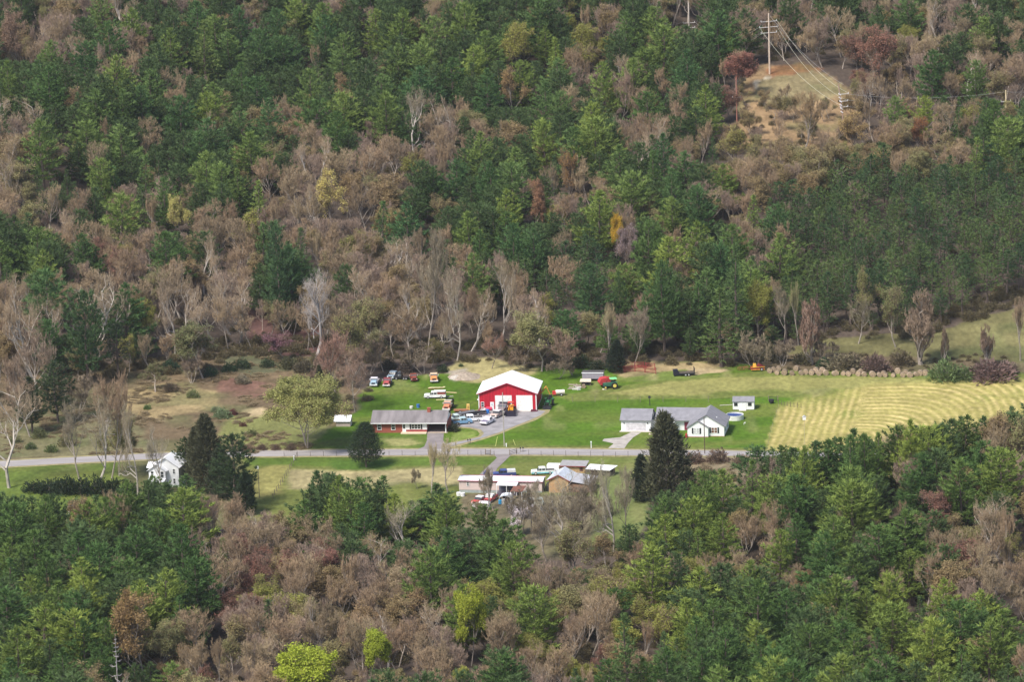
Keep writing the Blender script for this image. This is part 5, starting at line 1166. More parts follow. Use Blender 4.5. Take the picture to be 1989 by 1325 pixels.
q = MB(); q.tube((0, 0, 0), (0, 0, .5), .03, .03, 5); q.ext([(-.15, .4), (.35, .9), (.4, .45)], -.03, .03); o = q.obj('lawn_ornament', M_WHITE); o.location = G(1445, 826); tag(o, 'small white bird-shaped ornament on the lawn right of the white house', 'ornament')
q = MB(); q.box(0, 6.2, -.12, .12, .0, .10); o = q.obj('garden_path_edge', M_CONC); o.location = G(1398, 788); o.rotation_euler.z = rad(4); tag(o, 'pale narrow walkway strip leading to the small white shed', 'walkway')

# ------------------------------------------------------------ hay bales
M_BALE = mat('hay_bale', (.27, .205, .145), .95, .35, 3, rnd=.28); M_BALEC = mat('hay_bale_face', (.33, .245, .165), .95, .4, 4, rnd=.28)
def make_bale():
    t = thing('hay_bale', '', 'hay bale', (0, 0, 0), 0, 'round hay bales in the row at the field edge'); q = MB(); n = 20; rr = random.Random(1)
    rad_ = [.76 * (1 + rr.uniform(-.03, .03)) for _ in range(n)]; xs = [-.62, -.3, 0, .3, .62]; vs = []
    for x in xs:
        for k in range(n): a = 2 * PI * k / n; r_ = rad_[k] * (1.0 if abs(x) < .6 else .96); vs.append((r_ * math.cos(a), x, .74 + r_ * math.sin(a)))
    fs = [(j * n + k, j * n + (k + 1) % n, (j + 1) * n + (k + 1) % n, (j + 1) * n + k) for j in range(4) for k in range(n)]
    q.add(vs, fs); q.obj('roll', M_BALE, t)
    for s in (-1, 1):
        q = MB(); q.add([(rad_[k] * .955 * math.cos(2 * PI * k / n), s * .622, .74 + rad_[k] * .955 * math.sin(2 * PI * k / n)) for k in range(n)] + [(0, s * .66, .74)], [(k, (k + 1) % n, n) for k in range(n)])
        q.obj('face', M_BALEC, t)
    return t
bl = [(1497, 724, 0), (1505, 722, 0), (1512, 720, 0), (1508, 727.5, 0), (1525, 728, 0), (1540, 729, 0), (1549, 720, 0), (1557, 728, 0), (1564, 727, 0), (1575, 728, 0), (1589, 729, 0), (1597, 724, 0), (1604, 728.5, 0), (1618, 729.5, 0), (1627, 728.5, 0), (1637, 729, 0), (1650, 730, 0), (1655, 726, 0), (1665, 730, 0),
      (1679, 731, 0), (1694, 731.5, 0), (1706, 732, 0), (1715, 729, 0), (1721, 732, 0), (1736, 732, 0), (1745, 725, 0), (1751, 732.5, 0), (1765, 733, 0), (1779, 730.5, 0), (1788, 729, 0), (1798, 729, 0), (1583, 724, 0), (1672, 725, 0), (1760, 727, 0)]
bl.sort()
b0 = make_bale()
for i, (px, py, z) in enumerate(bl):
    o = b0 if i == 0 else copy_tree(b0)
    o.location = G(px, py); sc = rng.uniform(.84, 1.1); o.scale = (sc, sc * rng.uniform(.9, 1.1), sc * rng.uniform(.88, 1)); o.location.z -= .08; o.location.x += rng.uniform(-.35, .35); o.rotation_euler.z = rad(rng.uniform(-22, 22))
    back = any(abs(px - q[0]) < 14 and q[1] > py + 1.8 for q in bl)
    nn = ['first', 'second', 'third', 'fourth', 'fifth', 'sixth', 'seventh', 'eighth', 'ninth', 'tenth']
    half = i < 17
    cnt = i + 1 if half else len(bl) - i
    wn = ORD[cnt - 1] if cnt <= 20 else str(cnt)
    o['label'] = 'brown round hay bale at the field edge, %s from the %s end' % (wn, 'left' if half else 'right')

# ------------------------------------------------------------ fences, posts and poles
def fence(pts, n, hh, label, col=(.12, .10, .09), wires=3, name='wire_fence', r=.055, wr=.012):
    Ps = [G(*q) for q in pts]; L_ = [0]
    for a, b in zip(Ps, Ps[1:]): L_.append(L_[-1] + (b - a).length)
    def at(u):
        d = u * L_[-1]
        for i in range(len(Ps) - 1):
            if d <= L_[i + 1] + 1e-6: return Ps[i].lerp(Ps[i + 1], (d - L_[i]) / (L_[i + 1] - L_[i]))
        return Ps[-1]
    o0 = Ps[0]; t = thing(name, label, 'fence', o0); M = paint(col, .9); pos = []
    for k in range(n):
        p = at(k / (n - 1)) - o0; pos.append(p); q = MB(); hk = hh * (1 + .12 * math.sin(k * 2.3)); q.tube((p.x, p.y, p.z - .2), (p.x + .03 * math.sin(k), p.y, p.z + hk), r, r * .9, 5); q.obj('post', M, t)
    q = MB()
    for j in range(wires):
        z = hh * (.3 + .6 * j / max(wires - 1, 1))
        for a, b in zip(pos, pos[1:]): q.tube((a.x, a.y, a.z + z), (b.x, b.y, b.z + z), wr, wr, 3, False)
    q.obj('wire', M_DARK, t); return t
fence([(552, 887), (700, 885.5), (960, 884.5)], 17, 1.25, 'dark-posted wire fence along the near road edge left of the lane')
fence([(1003, 884), (1240, 887.5), (1268, 888)], 12, 1.25, 'dark-posted wire fence along the near road edge right of the lane')
fence([(577, 889), (556, 925), (530, 968)], 14, 1.3, 'wooden-posted fence running diagonally down the front meadow', (.16, .13, .11), 2, r=.08)
fence([(1112, 781), (1240, 781.5), (1330, 781), (1420, 783)], 8, 1.5, 'sparse wire fence between the back lawn and the hay field', (.22, .19, .13), 2, r=.07)
fence([(1512, 786), (1530, 790), (1556, 793)], 8, 1.3, 'short dark fence at the top corner of the hay field', (.12, .09, .07), 3, r=.07)
fence([(1487, 884), (1500, 830), (1512, 790)], 9, .9, 'faint thin-posted fence along the left side of the hay field', (.3, .28, .18), 2, r=.04)
for i, (a, b, lb) in enumerate([((943, 884), (953, 885), 'short dark gate wing left of the lane entrance'), ((990, 885), (1004, 881), 'dark open gate right of the lane entrance'), ((1493, 779.5), (1511, 779.5), 'dark horizontal rail above the black cauldron')]):
    F = Fr(a, b); t = F.t('farm_gate', lb, 'gate'); q = MB()
    for z in (.35, .7, 1.1): q.box(.0, F.w, -.03, .03, z - .045, z + .045)
    q.obj('rails', M_DARK, t)
    for xx in (0, F.w):
        q = MB(); q.tube((xx, 0, -.1), (xx, 0, 1.5), .09, .09, 6); q.obj('post', M_WOOD, t)
for i, (px, py, c, lb) in enumerate([(1011, 878.5, (.03, .03, .03), 'black mailbox on the road edge, left of the two by the lane'), (1016, 878, (.03, .03, .03), 'black mailbox on the road edge, right of the two by the lane'), (909, 862.5, (.06, .05, .04), 'grey-black mailbox at the driveway mouth, left of the pair'), (913.5, 862, (.02, .02, .02), 'black mailbox at the driveway mouth, right of the pair'), (1276, 884.5, (.03, .02, .03), 'dark mailbox on the road right of the tall cedar')]):
    t = base(px, py, 8, 'mailbox', lb, 'mailbox', 'mailboxes along the road'); q = MB(); q.tube((0, 0, 0), (0, 0, .95), .06, .06, 5); q.obj('post', M_WOOD, t)
    q = MB(); q.ext([(-.16, .95), (.16, .95), (.16, 1.12), (.08, 1.24), (-.08, 1.24), (-.16, 1.12)], -.32, .32, 'y'); q.obj('box', paint(c), t)
t = base(1148.5, 871, 0, 'marker_post', 'white post with a small cap on the lawn beside the road', 'post'); q = MB(); q.tube((0, 0, 0), (0, 0, 1.55), .11, .11, 6); q.obj('shaft', M_WHITE, t); q = MB(); q.box(-.17, .17, -.17, .17, 1.55, 1.75, taper=.03); q.obj('cap', M_WHITE, t)
t = base(983.5, 868, 0, 'phone_pedestal', 'short white utility pedestal at the foot of the driveway pole', 'pedestal'); q = MB(); q.box(-.13, .13, -.13, .13, 0, .75); q.obj('box', M_WHITE, t); q = MB(); q.box(-.16, .16, -.16, .16, .75, .85); q.obj('cap', M_WHITE, t)
t = base(571, 894, 0, 'white_marker', 'white marker post at the head of the diagonal fence', 'post'); q = MB(); q.tube((0, 0, 0), (0, 0, .9), .12, .12, 6); q.obj('shaft', M_WHITE, t); q = MB(); q.box(-.14, .14, -.14, .14, .9, 1.05); q.obj('cap', M_WHITE, t)
def pole(px, py, ty, label, col, r=.15, arms=(), boxc=None, name='utility_pole', lean=0, ins=True):
    p = G(px, py); hh = (py - ty) / pxm(p) / math.cos(PITCH); t = thing(name, label, 'power pole' if name != 'lamp_pole' else 'lamp pole', p, 0, None)
    q = MB(); q.tube((0, 0, -.3), (lean, 0, hh), r, r * .75, 8); q.obj('shaft', mat('pole_wood_%d' % int(px), col, .9, .15, .5), t)
    for (dz, hw, ya) in arms:
        q = MB(); q.tube((-hw * math.cos(ya), -hw * math.sin(ya), hh - dz), (hw * math.cos(ya), hw * math.sin(ya), hh - dz), .10, .10, 5); a = q.obj('crossarm', paint((.62, .60, .58)), t)
        for s in (-1, 1):
            q = MB(); q.tube((s * hw * math.cos(ya), s * hw * math.sin(ya), hh - dz), (s * hw * math.cos(ya), s * hw * math.sin(ya), hh - dz + .5), .09, .07, 6); q.obj('insulator', paint((.7, .7, .7)), a)
    if boxc:
        q = MB(); q.tube((.3, -.1, hh - 1.6), (.3, -.1, hh - .6), .24, .24, 10); q.obj('transformer', paint(boxc), t)
    return t, hh
pole(979.5, 867.5, 762, 'tall grey utility pole beside the driveway below the barn', (.38, .35, .30), .13)
pole(1369, 882, 811, 'brown utility pole in front of the right gable of the white house', (.10, .07, .05), .12)
t, hh = pole(504, 968, 910, 'thin lamp pole with a white top on the front meadow', (.2, .17, .14), .09, name='lamp_pole'); q = MB(); q.box(-.35, .15, -.2, .2, hh - .05, hh + .55, taper=.06); q.obj('lamp_head', M_WHITE, t)
t, hh = pole(1322, 926, 902, 'slim pole with a white transformer right of the tall cedar', (.5, .47, .42), .07); q = MB(); q.tube((.1, -.2, hh * .1), (.1, -.2, hh * .42), .2, .2, 10); q.obj('transformer', M_WHITE, t)
t, hh = pole(1563, 868, 814, 'thin pale pole topped by a white birdhouse in the hay field', (.45, .4, .25), .06, name='birdhouse_pole'); t['category'] = 'birdhouse'; q = MB(); q.box(-.38, .38, -.3, .3, hh - .2, hh + .55); q.obj('box', M_WHITE, t); q = MB(); q.ext([(-.5, hh + .55), (0, hh + .95), (.5, hh + .55)], -.35, .35); q.obj('roof', paint((.55, .55, .55)), t)
pole(1124, 870, 835, 'thin dark stake on the right lawn', (.12, .12, .1), .04, name='stake') if False else None
for i, (a, b) in enumerate([((962.5, 867), (967, 848)), ((1001, 865), (997, 854))]):
    p0 = G(a[0], a[1]); ln = (a[1] - b[1]) / 7.9; q = MB(); q.tube((0, 0, 0), ((b[0] - a[0]) / 7.9, .2, ln), .06, .06, 6); o = q.obj('guy_wire_guard', paint((.62, .62, .22))); o.location = p0
    tag(o, ['long slanting yellow guy wire guard left of the driveway pole', 'short slanting yellow guy wire guard right of the driveway pole'][i], 'guy guard', 'guy wire guards')
TPo = {}
TPo['a'] = pole(1338.5, 62, -26, 'pale transmission pole cut by the top edge', (.62, .55, .48), .26, [(12.2, 1.9, .1), (13.8, 1.9, .1)], name='transmission_pole')
TPo['b'] = pole(1495, 143, 27, 'tallest transmission pole with braced white crossarms on the cleared hill', (.60, .48, .38), .28, [(2.6, 2.6, .3), (4.4, 3.1, .3), (6.2, 2.6, .3)], name='transmission_pole')
TPo['c'] = pole(1640, 250, 163, 'leaning transmission pole with a column of white insulators below the clearing', (.36, .24, .2), .22, [(3.2, 1.5, .2), (5.4, 1.2, .2), (7.2, 1.2, .2)], name='transmission_pole', lean=-1.6)
TPo['d'] = pole(1431.5, 240, 150, 'thin red-brown power pole left of the clearing', (.45, .20, .15), .16, [(6.4, 1.2, .1)], name='transmission_pole')
TPo['e'] = pole(1954, 232, 175, 'short yellowish power pole at the far right above the scrub pines', (.75, .62, .38), .2, [(3.6, 1.5, .1)], name='transmission_pole')
# braces and insulators of the big pole
t, hh = TPo['b']; q = MB()
for s in (-1, 1): q.tube((0, 0, hh - 1.2), (s * 3.0, s * .9, hh - 4.4), .07, .07, 5); q.tube((s * 2.5, s * .8, hh - 2.6), (s * 2.0, s * .6, hh - 5.2), .06, .06, 5)
q.obj('brace', M_DARK, t)
t, hh = TPo['c']
for k in range(6):
    q = MB(); x_ = -1.3 + .12 * k; q.tube((x_ - .4, -.3, hh - 3 - k * 1.1), (x_ + .35, -.3, hh - 3.5 - k * 1.1), .15, .13, 6); q.obj('insulator_string', paint((.8, .78, .78)), t)
def wpt(k, dx, dz):
    t, hh = TPo[k]; return Vector((t.location.x + dx, t.location.y + dx * .25, t.location.z + hh + dz))
def cable(a, b, sag, label, r=.03, col=(.46, .44, .42)):
    q = MB(); N_ = 22; P = []
    for i in range(N_ + 1):
        u = i / N_; p = a.lerp(b, u); p.z -= 4 * sag * u * (1 - u); P.append(p)
    for i in range(N_): q.tube(P[i], P[i + 1], r, r, 4, False)
    o = q.obj('power_line', paint(col)); tag(o, label, 'cable', 'transmission cables'); return o
A, B_, C_, E_ = 'a', 'b', 'c', 'e'
cable(wpt(A, 1.9, -12), wpt(B_, -3.0, -4.2), 4.2, 'upper wire sagging from the top-edge pole to the tallest pole')
cable(wpt(A, 1.9, -13.5), wpt(B_, -2.6, -6.0), 4.6, 'middle wire sagging from the top-edge pole to the tallest pole')
cable(wpt(A, -1.9, -13.5), wpt(B_, -2.4, -6.4), 5.2, 'lowest wire sagging from the top-edge pole to the tallest pole')
cable(wpt(A, -1.9, -12), wpt(A, -34, -12.5), 1.0, 'wire running left from the top-edge pole')
for i, (a, b, sg, lb) in enumerate([((.0, -.2), (0, -.3), 2.2, 'topmost thin wire from the tallest pole down to the leaning pole'), ((2.6, -2.4), (1.4, -3.0), 3.0, 'outer right wire from the tallest pole down to the leaning pole'), ((2.6, -4.4), (.6, -5.0), 3.4, 'middle wire from the tallest pole down to the leaning pole'), ((-3.0, -4.4), (-1.2, -6.5), 3.0, 'outer left wire from the tallest pole down to the leaning pole')]):
    cable(wpt(B_, *a), wpt(C_, *b), sg, lb, .036 if i else .028, (.55, .53, .42) if i else (.3, .3, .3))
for i, (z0_, z1_, lb) in enumerate([(-3.2, -.5, 'top wire running right from the leaning pole'), (-5.0, -3.6, 'second wire running right from the leaning pole'), (-7.0, -5.6, 'third wire running right from the leaning pole')]):
    cable(wpt(C_, .5, z0_), wpt(E_, 0, z1_), 1.6, lb, .034); cable(wpt(E_, 0, z1_), wpt(E_, 14, z1_ - .5), .4, lb.replace('running right from the leaning pole', 'continuing past the short yellowish pole'), .034)

# ------------------------------------------------------------ trees that stand out, placed one by one: base px, base py, top py, width px
GREEN = (0.06, 0.10, 0.04); DKGRN = (0.038, 0.062, 0.028); DKOL = (0.085, 0.088, 0.045)
SPECIAL = [
 ('round', 712, 908, 822, 80, DKGRN, 'dense dark conifer standing alone on the grass in front of the brick house', 0),
 ('cedar', 1300, 985, 806, 104, DKOL, 'very tall dark brown-green cedar in front of the white house', 0),
 ('cedar', 1248, 975, 885, 52, (.04, .055, .03), 'shorter cedar against the left flank of the tallest cedar', 1),
 ('cedar', 405, 955, 808, 78, DKOL, 'tall dark cedar just to the right of the white farmhouse', 1),
 ('pine', 456, 988, 846, 92, (.024, .052, .032), 'dark ragged pine between the farmhouse cedars and the diagonal fence lawn', 0),
 ('pine', 362, 935, 850, 62, (.028, .058, .032), 'dark pine crowded close behind the roof of the white farmhouse', 2),
 ('cedar', 432, 968, 872, 66, (.05, .065, .033), 'middle cedar in front of the two tall farmhouse cedars', 1),
 ('cedar', 478, 1000, 918, 48, DKGRN, 'lowest cedar at the right end of the farmhouse cedar clump', 0),
 ('cedar', 384, 942, 832, 50, DKOL, 'cedar squeezed between the farmhouse roof and the tallest farmhouse cedar', 1),
 ('bare', 1110, 1085, 955, 90, (.18, .14, .115), 'dark brown bare tree just below the tan outbuilding', 0),
 ('slim', 1062, 1090, 985, 50, (.26, .20, .16), 'thin brown tree below the silver car', 1),
 ('bare', 925, 1050, 965, 60, (.28, .22, .15), 'brown bare tree below the red pickups', 2),
 ('slim', 945, 1010, 905, 30, (.28, .22, .18), 'wispy bare tree before the left half of the mobile home', 0),
 ('slim', 1032, 1030, 925, 36, (.26, .2, .17), 'wispy bare tree before the right half of the mobile home', 1),
 ('bare', 1160, 1075, 950, 60, (.26, .20, .16), 'brown bare tree left of the white slender sycamore', 5),
 ('bare', 1215, 1060, 905, 56, (.30, .25, .2), 'bare tree between the white slender sycamore and tall cedars', 1),
 ('bud', 1130, 1140, 1015, 80, (.26, .25, .10), 'olive-green budding tree at the bottom of the mobile home yard', 2),
 ('pine', 1476, 998, 870, 115, (0.035, 0.085, 0.045), 'pine in the skyline row below the hay field, first from the left', 0),
 ('pine', 1519, 999, 868, 94, (0.05, 0.1, 0.04), 'pine in the skyline row below the hay field, second from the left', 1),
 ('pine', 1545, 978, 872, 109, (0.04, 0.09, 0.045), 'pine in the skyline row below the hay field, third from the left', 2),
 ('pine', 1590, 1001, 859, 99, (0.035, 0.085, 0.045), 'pine in the skyline row below the hay field, fourth from the left', 3),
 ('pine', 1635, 983, 853, 100, (0.05, 0.1, 0.04), 'pine in the skyline row below the hay field, fifth from the left', 4),
 ('pine', 1660, 987, 837, 100, (0.04, 0.09, 0.045), 'pine in the skyline row below the hay field, sixth from the left', 5),
 ('pine', 1699, 956, 863, 117, (0.035, 0.085, 0.045), 'pine in the skyline row below the hay field, seventh from the left', 0),
 ('pine', 1741, 969, 829, 98, (0.05, 0.1, 0.04), 'pine in the skyline row below the hay field, eighth from the left', 1),
 ('pine', 1780, 947, 829, 112, (0.04, 0.09, 0.045), 'pine in the skyline row below the hay field, ninth from the left', 2),
 ('pine', 1832, 934, 827, 102, (0.035, 0.085, 0.045), 'pine in the skyline row below the hay field, tenth from the left', 3),
 ('pine', 1875, 944, 809, 97, (0.05, 0.1, 0.04), 'pine in the skyline row below the hay field, eleventh from the left', 4),
 ('pine', 1913, 941, 812, 94, (0.04, 0.09, 0.045), 'pine in the skyline row below the hay field, twelfth from the left', 5),
 ('pine', 302, 1045, 926, 88, (.05, .10, .045), 'pine hiding the base of the white farmhouse', 2),
 ('pine', 372, 1048, 924, 92, (.04, .09, .045), 'pine beside the striped canopy right of the white farmhouse', 4),
 ('pine', 700, 1062, 930, 120, (.045, .10, .04), 'wide pine below the lone conifer on the front meadow', 1),
 ('spire', 748, 1045, 924, 80, (.05, .11, .045), 'pointed pine just right of the wide pine on the front meadow', 0),
 ('pine', 622, 1045, 916, 66, (.03, .075, .04), 'dark tuft-topped pine at the left end of the front meadow pines', 3),
 ('pine', 850, 1055, 942, 128, (.038, .085, .045), 'wide pine left of the mobile home', 5),
 ('pine', 945, 1095, 985, 88, (.045, .09, .035), 'pine in front of the red pickups at the mobile home', 0),
 ('pine', 985, 1160, 1010, 135, (.045, .10, .04), 'large pine below the white blossoming tree', 2),
 ('willow', 594, 872, 738, 156, (.35, .35, .12), 'wide pale green willow beside the road and the white shed', 0),
 ('cedar', 622, 790, 712, 26, DKOL, 'narrow dark cedar poking up behind the pale green willow', 1),
 ('bare', 660, 790, 640, 76, (.30, .17, .155), 'reddish bare tree behind the willow and white shed', 0),
 ('bud', 686, 742, 600, 72, (.30, .28, .11), 'tall round tree with yellow-green top left of the parked trucks', 0),
 ('bare', 690, 800, 660, 70, (.29, .185, .165), 'reddish-brown bare tree edging the lawn left of the red truck', 2),
 ('brush', 640, 760, 690, 80, (.28, .19, .17), 'low reddish brush tree behind the narrow dark cedar', 1),
 ('brush', 715, 728, 650, 78, (.27, .19, .16), 'brushy tree directly above the white-topped blue truck', 2),
 ('bud', 745, 722, 640, 50, (.24, .23, .11), 'faded green budding tree above the black parked truck', 1),
 ('brush', 822, 726, 668, 80, (.21, .16, .14), 'grey-brown brush tree right above the orange flatbed truck', 0),
 ('bud', 838, 712, 655, 40, (.22, .20, .07), 'small green-gold tree at the tree line above the orange truck', 2),
 ('bare', 955, 716, 645, 52, (.33, .19, .17), 'small reddish bare tree behind the left slope of the barn roof', 3),
 ('bud', 1052, 722, 606, 92, (.32, .31, .13), 'large round pale yellow tree behind the right end of the barn', 3),
 ('bare', 1112, 728, 628, 78, (.28, .18, .16), 'broad reddish bare tree to the right of the pale yellow tree', 4),
 ('slim', 1184, 712, 582, 50, (.38, .29, .21), 'tan cone-shaped bare tree with a pale trunk above the red baler', 0),
 ('cedar', 1197, 722, 662, 42, (.035, .05, .028), 'small dark cedar at the foot of the tan cone-shaped tree', 0),
 ('bare', 1230, 712, 588, 62, (.27, .20, .18), 'grey-brown bare tree above the red cattle pens', 5),
 ('brush', 1020, 722, 672, 60, (.24, .17, .15), 'tangled brush tree behind the white barn roof ridge', 0),
 ('brush', 1085, 735, 690, 60, (.22, .165, .14), 'tangled brush beside the orange excavator arm', 1),
 ('spire', 1402, 712, 560, 112, (.05, .10, .045), 'big layered white pine standing forward at the wood edge above the shed', 0),
 ('spire', 1432, 680, 478, 84, (.042, .092, .048), 'very tall white pine rising behind the big layered pine', 1),
 ('pine', 1290, 690, 510, 84, (.035, .085, .04), 'dark pine on the wood edge above the black gooseneck trailer', 2),
 ('pine', 1150, 640, 515, 80, (.035, .09, .05), 'rounded bluish pine above the long grey trailer', 3),
 ('pine', 1205, 640, 530, 44, (.042, .095, .045), 'narrow pine beside the rounded bluish pine', 4),
 ('leafy', 1476, 668, 548, 46, (.30, .30, .07), 'slender yellow-green tree right of the big layered pine', 0),
 ('slim', 1522, 668, 545, 40, (.25, .20, .16), 'slender bare tree left of the drooping vine-hung tree', 1),
 ('slim', 1551, 670, 540, 36, (.27, .24, .14), 'thin pale-trunked tree directly behind the drooping vine-hung tree', 0),
 ('vine', 1577, 708, 578, 50, (.28, .175, .16), 'tall column of brown vines above the left half of the hay bales', 0),
 ('vine', 1788, 708, 562, 66, (.27, .19, .165), 'wide vine-hung tree above the right half of the hay bales', 1),
 ('slim', 1667, 668, 570, 42, (.25, .21, .15), 'thin pale tree on the meadow edge between the two vine-hung trees', 1),
 ('bud', 1741, 675, 556, 62, (.24, .25, .10), 'thin green-tinged tree left of the wide vine-hung tree', 0),
 ('bud', 1695, 640, 515, 50, (.25, .25, .09), 'yellowish tree in front of the dark scrub pines', 4),
 ('vine', 1836, 705, 636, 16, (.22, .15, .13), 'short vine-wrapped trunk right of the wide vine-hung tree', 0),
 ('vine', 1917, 712, 630, 30, (.24, .16, .14), 'forked vine-wrapped stump on the right-hand meadow', 1),
 ('slim', 1982, 700, 570, 46, (.30, .21, .17), 'bare tree at the far right edge of the hillside meadow', 0),
 ('brush', 1465, 716, 640, 66, (.28, .22, .18), 'bare bushy tree above the orange farm machine', 2),
 ('brush', 1520, 712, 660, 60, (.25, .19, .16), 'brown brushy tree above the left end of the bale row', 0),
 ('brush', 1610, 708, 660, 60, (.20, .15, .13), 'dark brush under the left vine column', 1),
 ('snag', 613, 700, 515, 74, (.45, .40, .37), 'dead grey-white tree with twisted bare limbs at the wood edge', 0),
 ('pine', 545, 640, 438, 72, (.032, .080, .05), 'tall dark blue-green pine behind the dead grey-white tree', 1),
 ('bare', 828, 700, 440, 84, (.25, .20, .17), 'tall bare tree with a straight trunk above the orange truck', 1),
 ('syc', 888, 700, 515, 70, (.32, .25, .21), 'pale-limbed sycamore above the gap left of the barn', 0),
 ('syc', 972, 668, 500, 56, (.30, .23, .19), 'pale sycamore rising above the barn roof', 1),
 ('syc', 195, 700, 530, 110, (.34, .26, .22), 'spreading sycamore with white limbs on the left wood edge', 2),
 ('syc', 75, 750, 530, 110, (.36, .26, .21), 'big pinkish sycamore at the left edge of the woods', 3),
 ('pine', 172, 752, 570, 92, (.028, .07, .04), 'dark green pine in front of the white-limbed sycamore', 0),
 ('scrub', 232, 740, 630, 70, (.042, .062, .03), 'short olive pine right of the dark pine on the left wood edge', 0),
 ('syc', 340, 690, 535, 76, (.33, .24, .20), 'pale sycamore at the foot of the slope above the tan meadow', 0),
 ('bud', 395, 735, 628, 86, (.20, .21, .09), 'leaning green budding tree at the upper edge of the tan meadow', 1),
 ('brush', 372, 745, 690, 60, (.22, .16, .14), 'fallen tangle of branches beside the leaning green tree', 0),
 ('bud', 302, 762, 708, 58, (.18, .19, .08), 'rounded olive shrub tree on the tan meadow', 4),
 ('syc', 18, 948, 735, 120, (.33, .245, .20), 'large white-limbed sycamore at the left edge beside the road', 2),
 ('bare', 70, 800, 640, 90, (.28, .20, .175), 'broad bare tree above the road at the left edge', 3),
 ('bare', 60, 850, 690, 80, (.30, .205, .175), 'pinkish bare tree just above the road at the left', 1),
 ('pine', 112, 822, 706, 84, (.022, .045, .03), 'dark pine among bare trees left of the tan meadow', 1),
 ('pine', 62, 842, 735, 70, (.025, .05, .032), 'darker smaller pine by the road at the left edge', 3),
 ('brush', 150, 800, 720, 80, (.24, .18, .15), 'dusky brush tree below the dark pine', 2),
 ('syc', 190, 940, 745, 78, (.34, .27, .22), 'white-trunked sycamore rising over the left of the hedge', 1),
 ('slim', 156, 935, 770, 50, (.26, .21, .18), 'grey bare tree beside the road above the hedge', 1),
 ('bare', 216, 930, 705, 88, (.33, .22, .17), 'tan-topped bare tree above the right end of the hedge', 5),
 ('syc', 268, 965, 772, 62, (.33, .26, .21), 'pale sycamore standing left of the white farmhouse', 0),
 ('syc', 326, 962, 812, 66, (.34, .28, .24), 'thin white tree directly in front of the white farmhouse', 3),
 ('bud', 232, 925, 815, 62, (.21, .21, .07), 'olive budding tree behind the right end of the hedge', 3),
 ('slim', 838, 958, 858, 40, (.46, .36, .24), 'thin tan bare tree below the house driveway', 0),
 ('slim', 872, 962, 850, 48, (.46, .37, .25), 'wispy tan tree between the road and the mobile home', 1),
 ('brush', 812, 950, 908, 24, (.28, .22, .17), 'small crooked bare tree on the dry grass above the pines', 1),
 ('syc', 1094, 1075, 905, 100, (.34, .28, .23), 'forked white sycamore in front of the tan gabled building', 1),
 ('bare', 1122, 1040, 935, 96, (.19, .15, .13), 'dark bare tree behind the forked white sycamore', 2),
 ('syc', 1192, 1075, 885, 70, (.36, .31, .25), 'white slender sycamore right of the long carport roof', 0),
 ('bare', 1146, 1010, 905, 50, (.24, .19, .16), 'thin bare tree in front of the low grey roof', 0),
 ('bare', 958, 990, 905, 44, (.27, .21, .17), 'thin bare tree in front of the mobile home porch', 4),
 ('bare', 1000, 1055, 935, 66, (.23, .18, .15), 'bare tree right in front of the brown carport roof', 3),
 ('bare', 1050, 1060, 960, 70, (.20, .155, .13), 'brown bare tree beside the silver car', 5),
 ('syc', 797, 1085, 965, 78, (.36, .30, .25), 'white-limbed bare tree between the two clumps of pines', 1),
 ('leafy', 1014, 1040, 978, 50, (.78, .72, .74), 'small tree covered in white blossom below the silver car', 0),
 ('bush', 1836, 738, 700, 66, (.16, .22, .085), 'big round pale green shrub at the right end of the hay bales', 0),
 ('bush', 1872, 738, 712, 44, (.13, .18, .07), 'smaller green shrub right of the big pale shrub', 1),
 ('bush', 1925, 736, 700, 100, (.20, .13, .115), 'wide reddish-brown thicket at the right end of the field', 2),
 ('bush', 1700, 720, 690, 60, (.18, .12, .10), 'brown brush heap above the middle of the bales', 1),
 ('bush', 1640, 715, 690, 80, (.20, .17, .10), 'low olive brush above the left hay bales', 2),
 ('leafy', 915, 1295, 1142, 58, (.38, .42, .05), 'bright yellow-green cone-shaped tree among bare woods', 0),
 ('leafy', 746, 1335, 1215, 62, (.37, .43, .05), 'smaller bright yellow-green tree left of the yellow cone-shaped tree', 1),
 ('leafy', 597, 1400, 1252, 112, (.40, .46, .05), 'bright lime-green tree cut by the bottom edge', 0),
 ('bud', 288, 1345, 1145, 104, (.30, .20, .085), 'orange-tan round-topped tree near the bottom left', 1),
 ('dead', 232, 1400, 1228, 46, (.5, .45, .4), 'leafless dead pine with spiky grey branches near the bottom left', 0),
 ('dead', 1702, 410, 300, 20, (.4, .3, .3), '', 0) ,
 ('spire', 435, 1150, 1045, 58, (.055, .115, .035), 'small bright green pine standing in reddish bare woods', 0),
 ('spire', 1220, 1400, 1195, 108, (.050, .105, .050), 'large layered blue-green pine at the bottom centre', 1),
 ('bud', 655, 460, 330, 62, (.62, .52, .17), 'pale yellow blossoming tree high on the slope', 2),
 ('bud', 352, 480, 378, 40, (.55, .50, .17), 'small pale yellow tree left of the yellow blossoming tree', 3),
 ('leafy', 1200, 520, 418, 30, (.62, .42, .06), 'small bright golden tree on the middle slope', 1),
 ('bud', 1100, 410, 290, 44, (.34, .20, .08), 'rusty orange tree midway up the slope', 0),
 ('bud', 1037, 470, 348, 40, (.38, .21, .12), 'orange-pink tree left of the rusty orange tree', 1),
 ('bud', 1003, 240, 130, 48, (.42, .29, .13), 'round tan tree surrounded by pines high on the slope', 4),
 ('bud', 1008, 150, 42, 60, (.34, .33, .08), 'golden-green tree near the top above the barn', 1),
 ('bud', 1690, 170, 48, 84, (.34, .17, .12), 'red-topped maple near the top right of the clearing', 2),
 ('bud', 1432, 190, 96, 66, (.33, .15, .11), 'red shrubby maple left of the tallest power pole', 3),
 ('bud', 1785, 310, 226, 40, (.40, .17, .07), 'orange-red tree at the right above the dark scrub pines', 0),
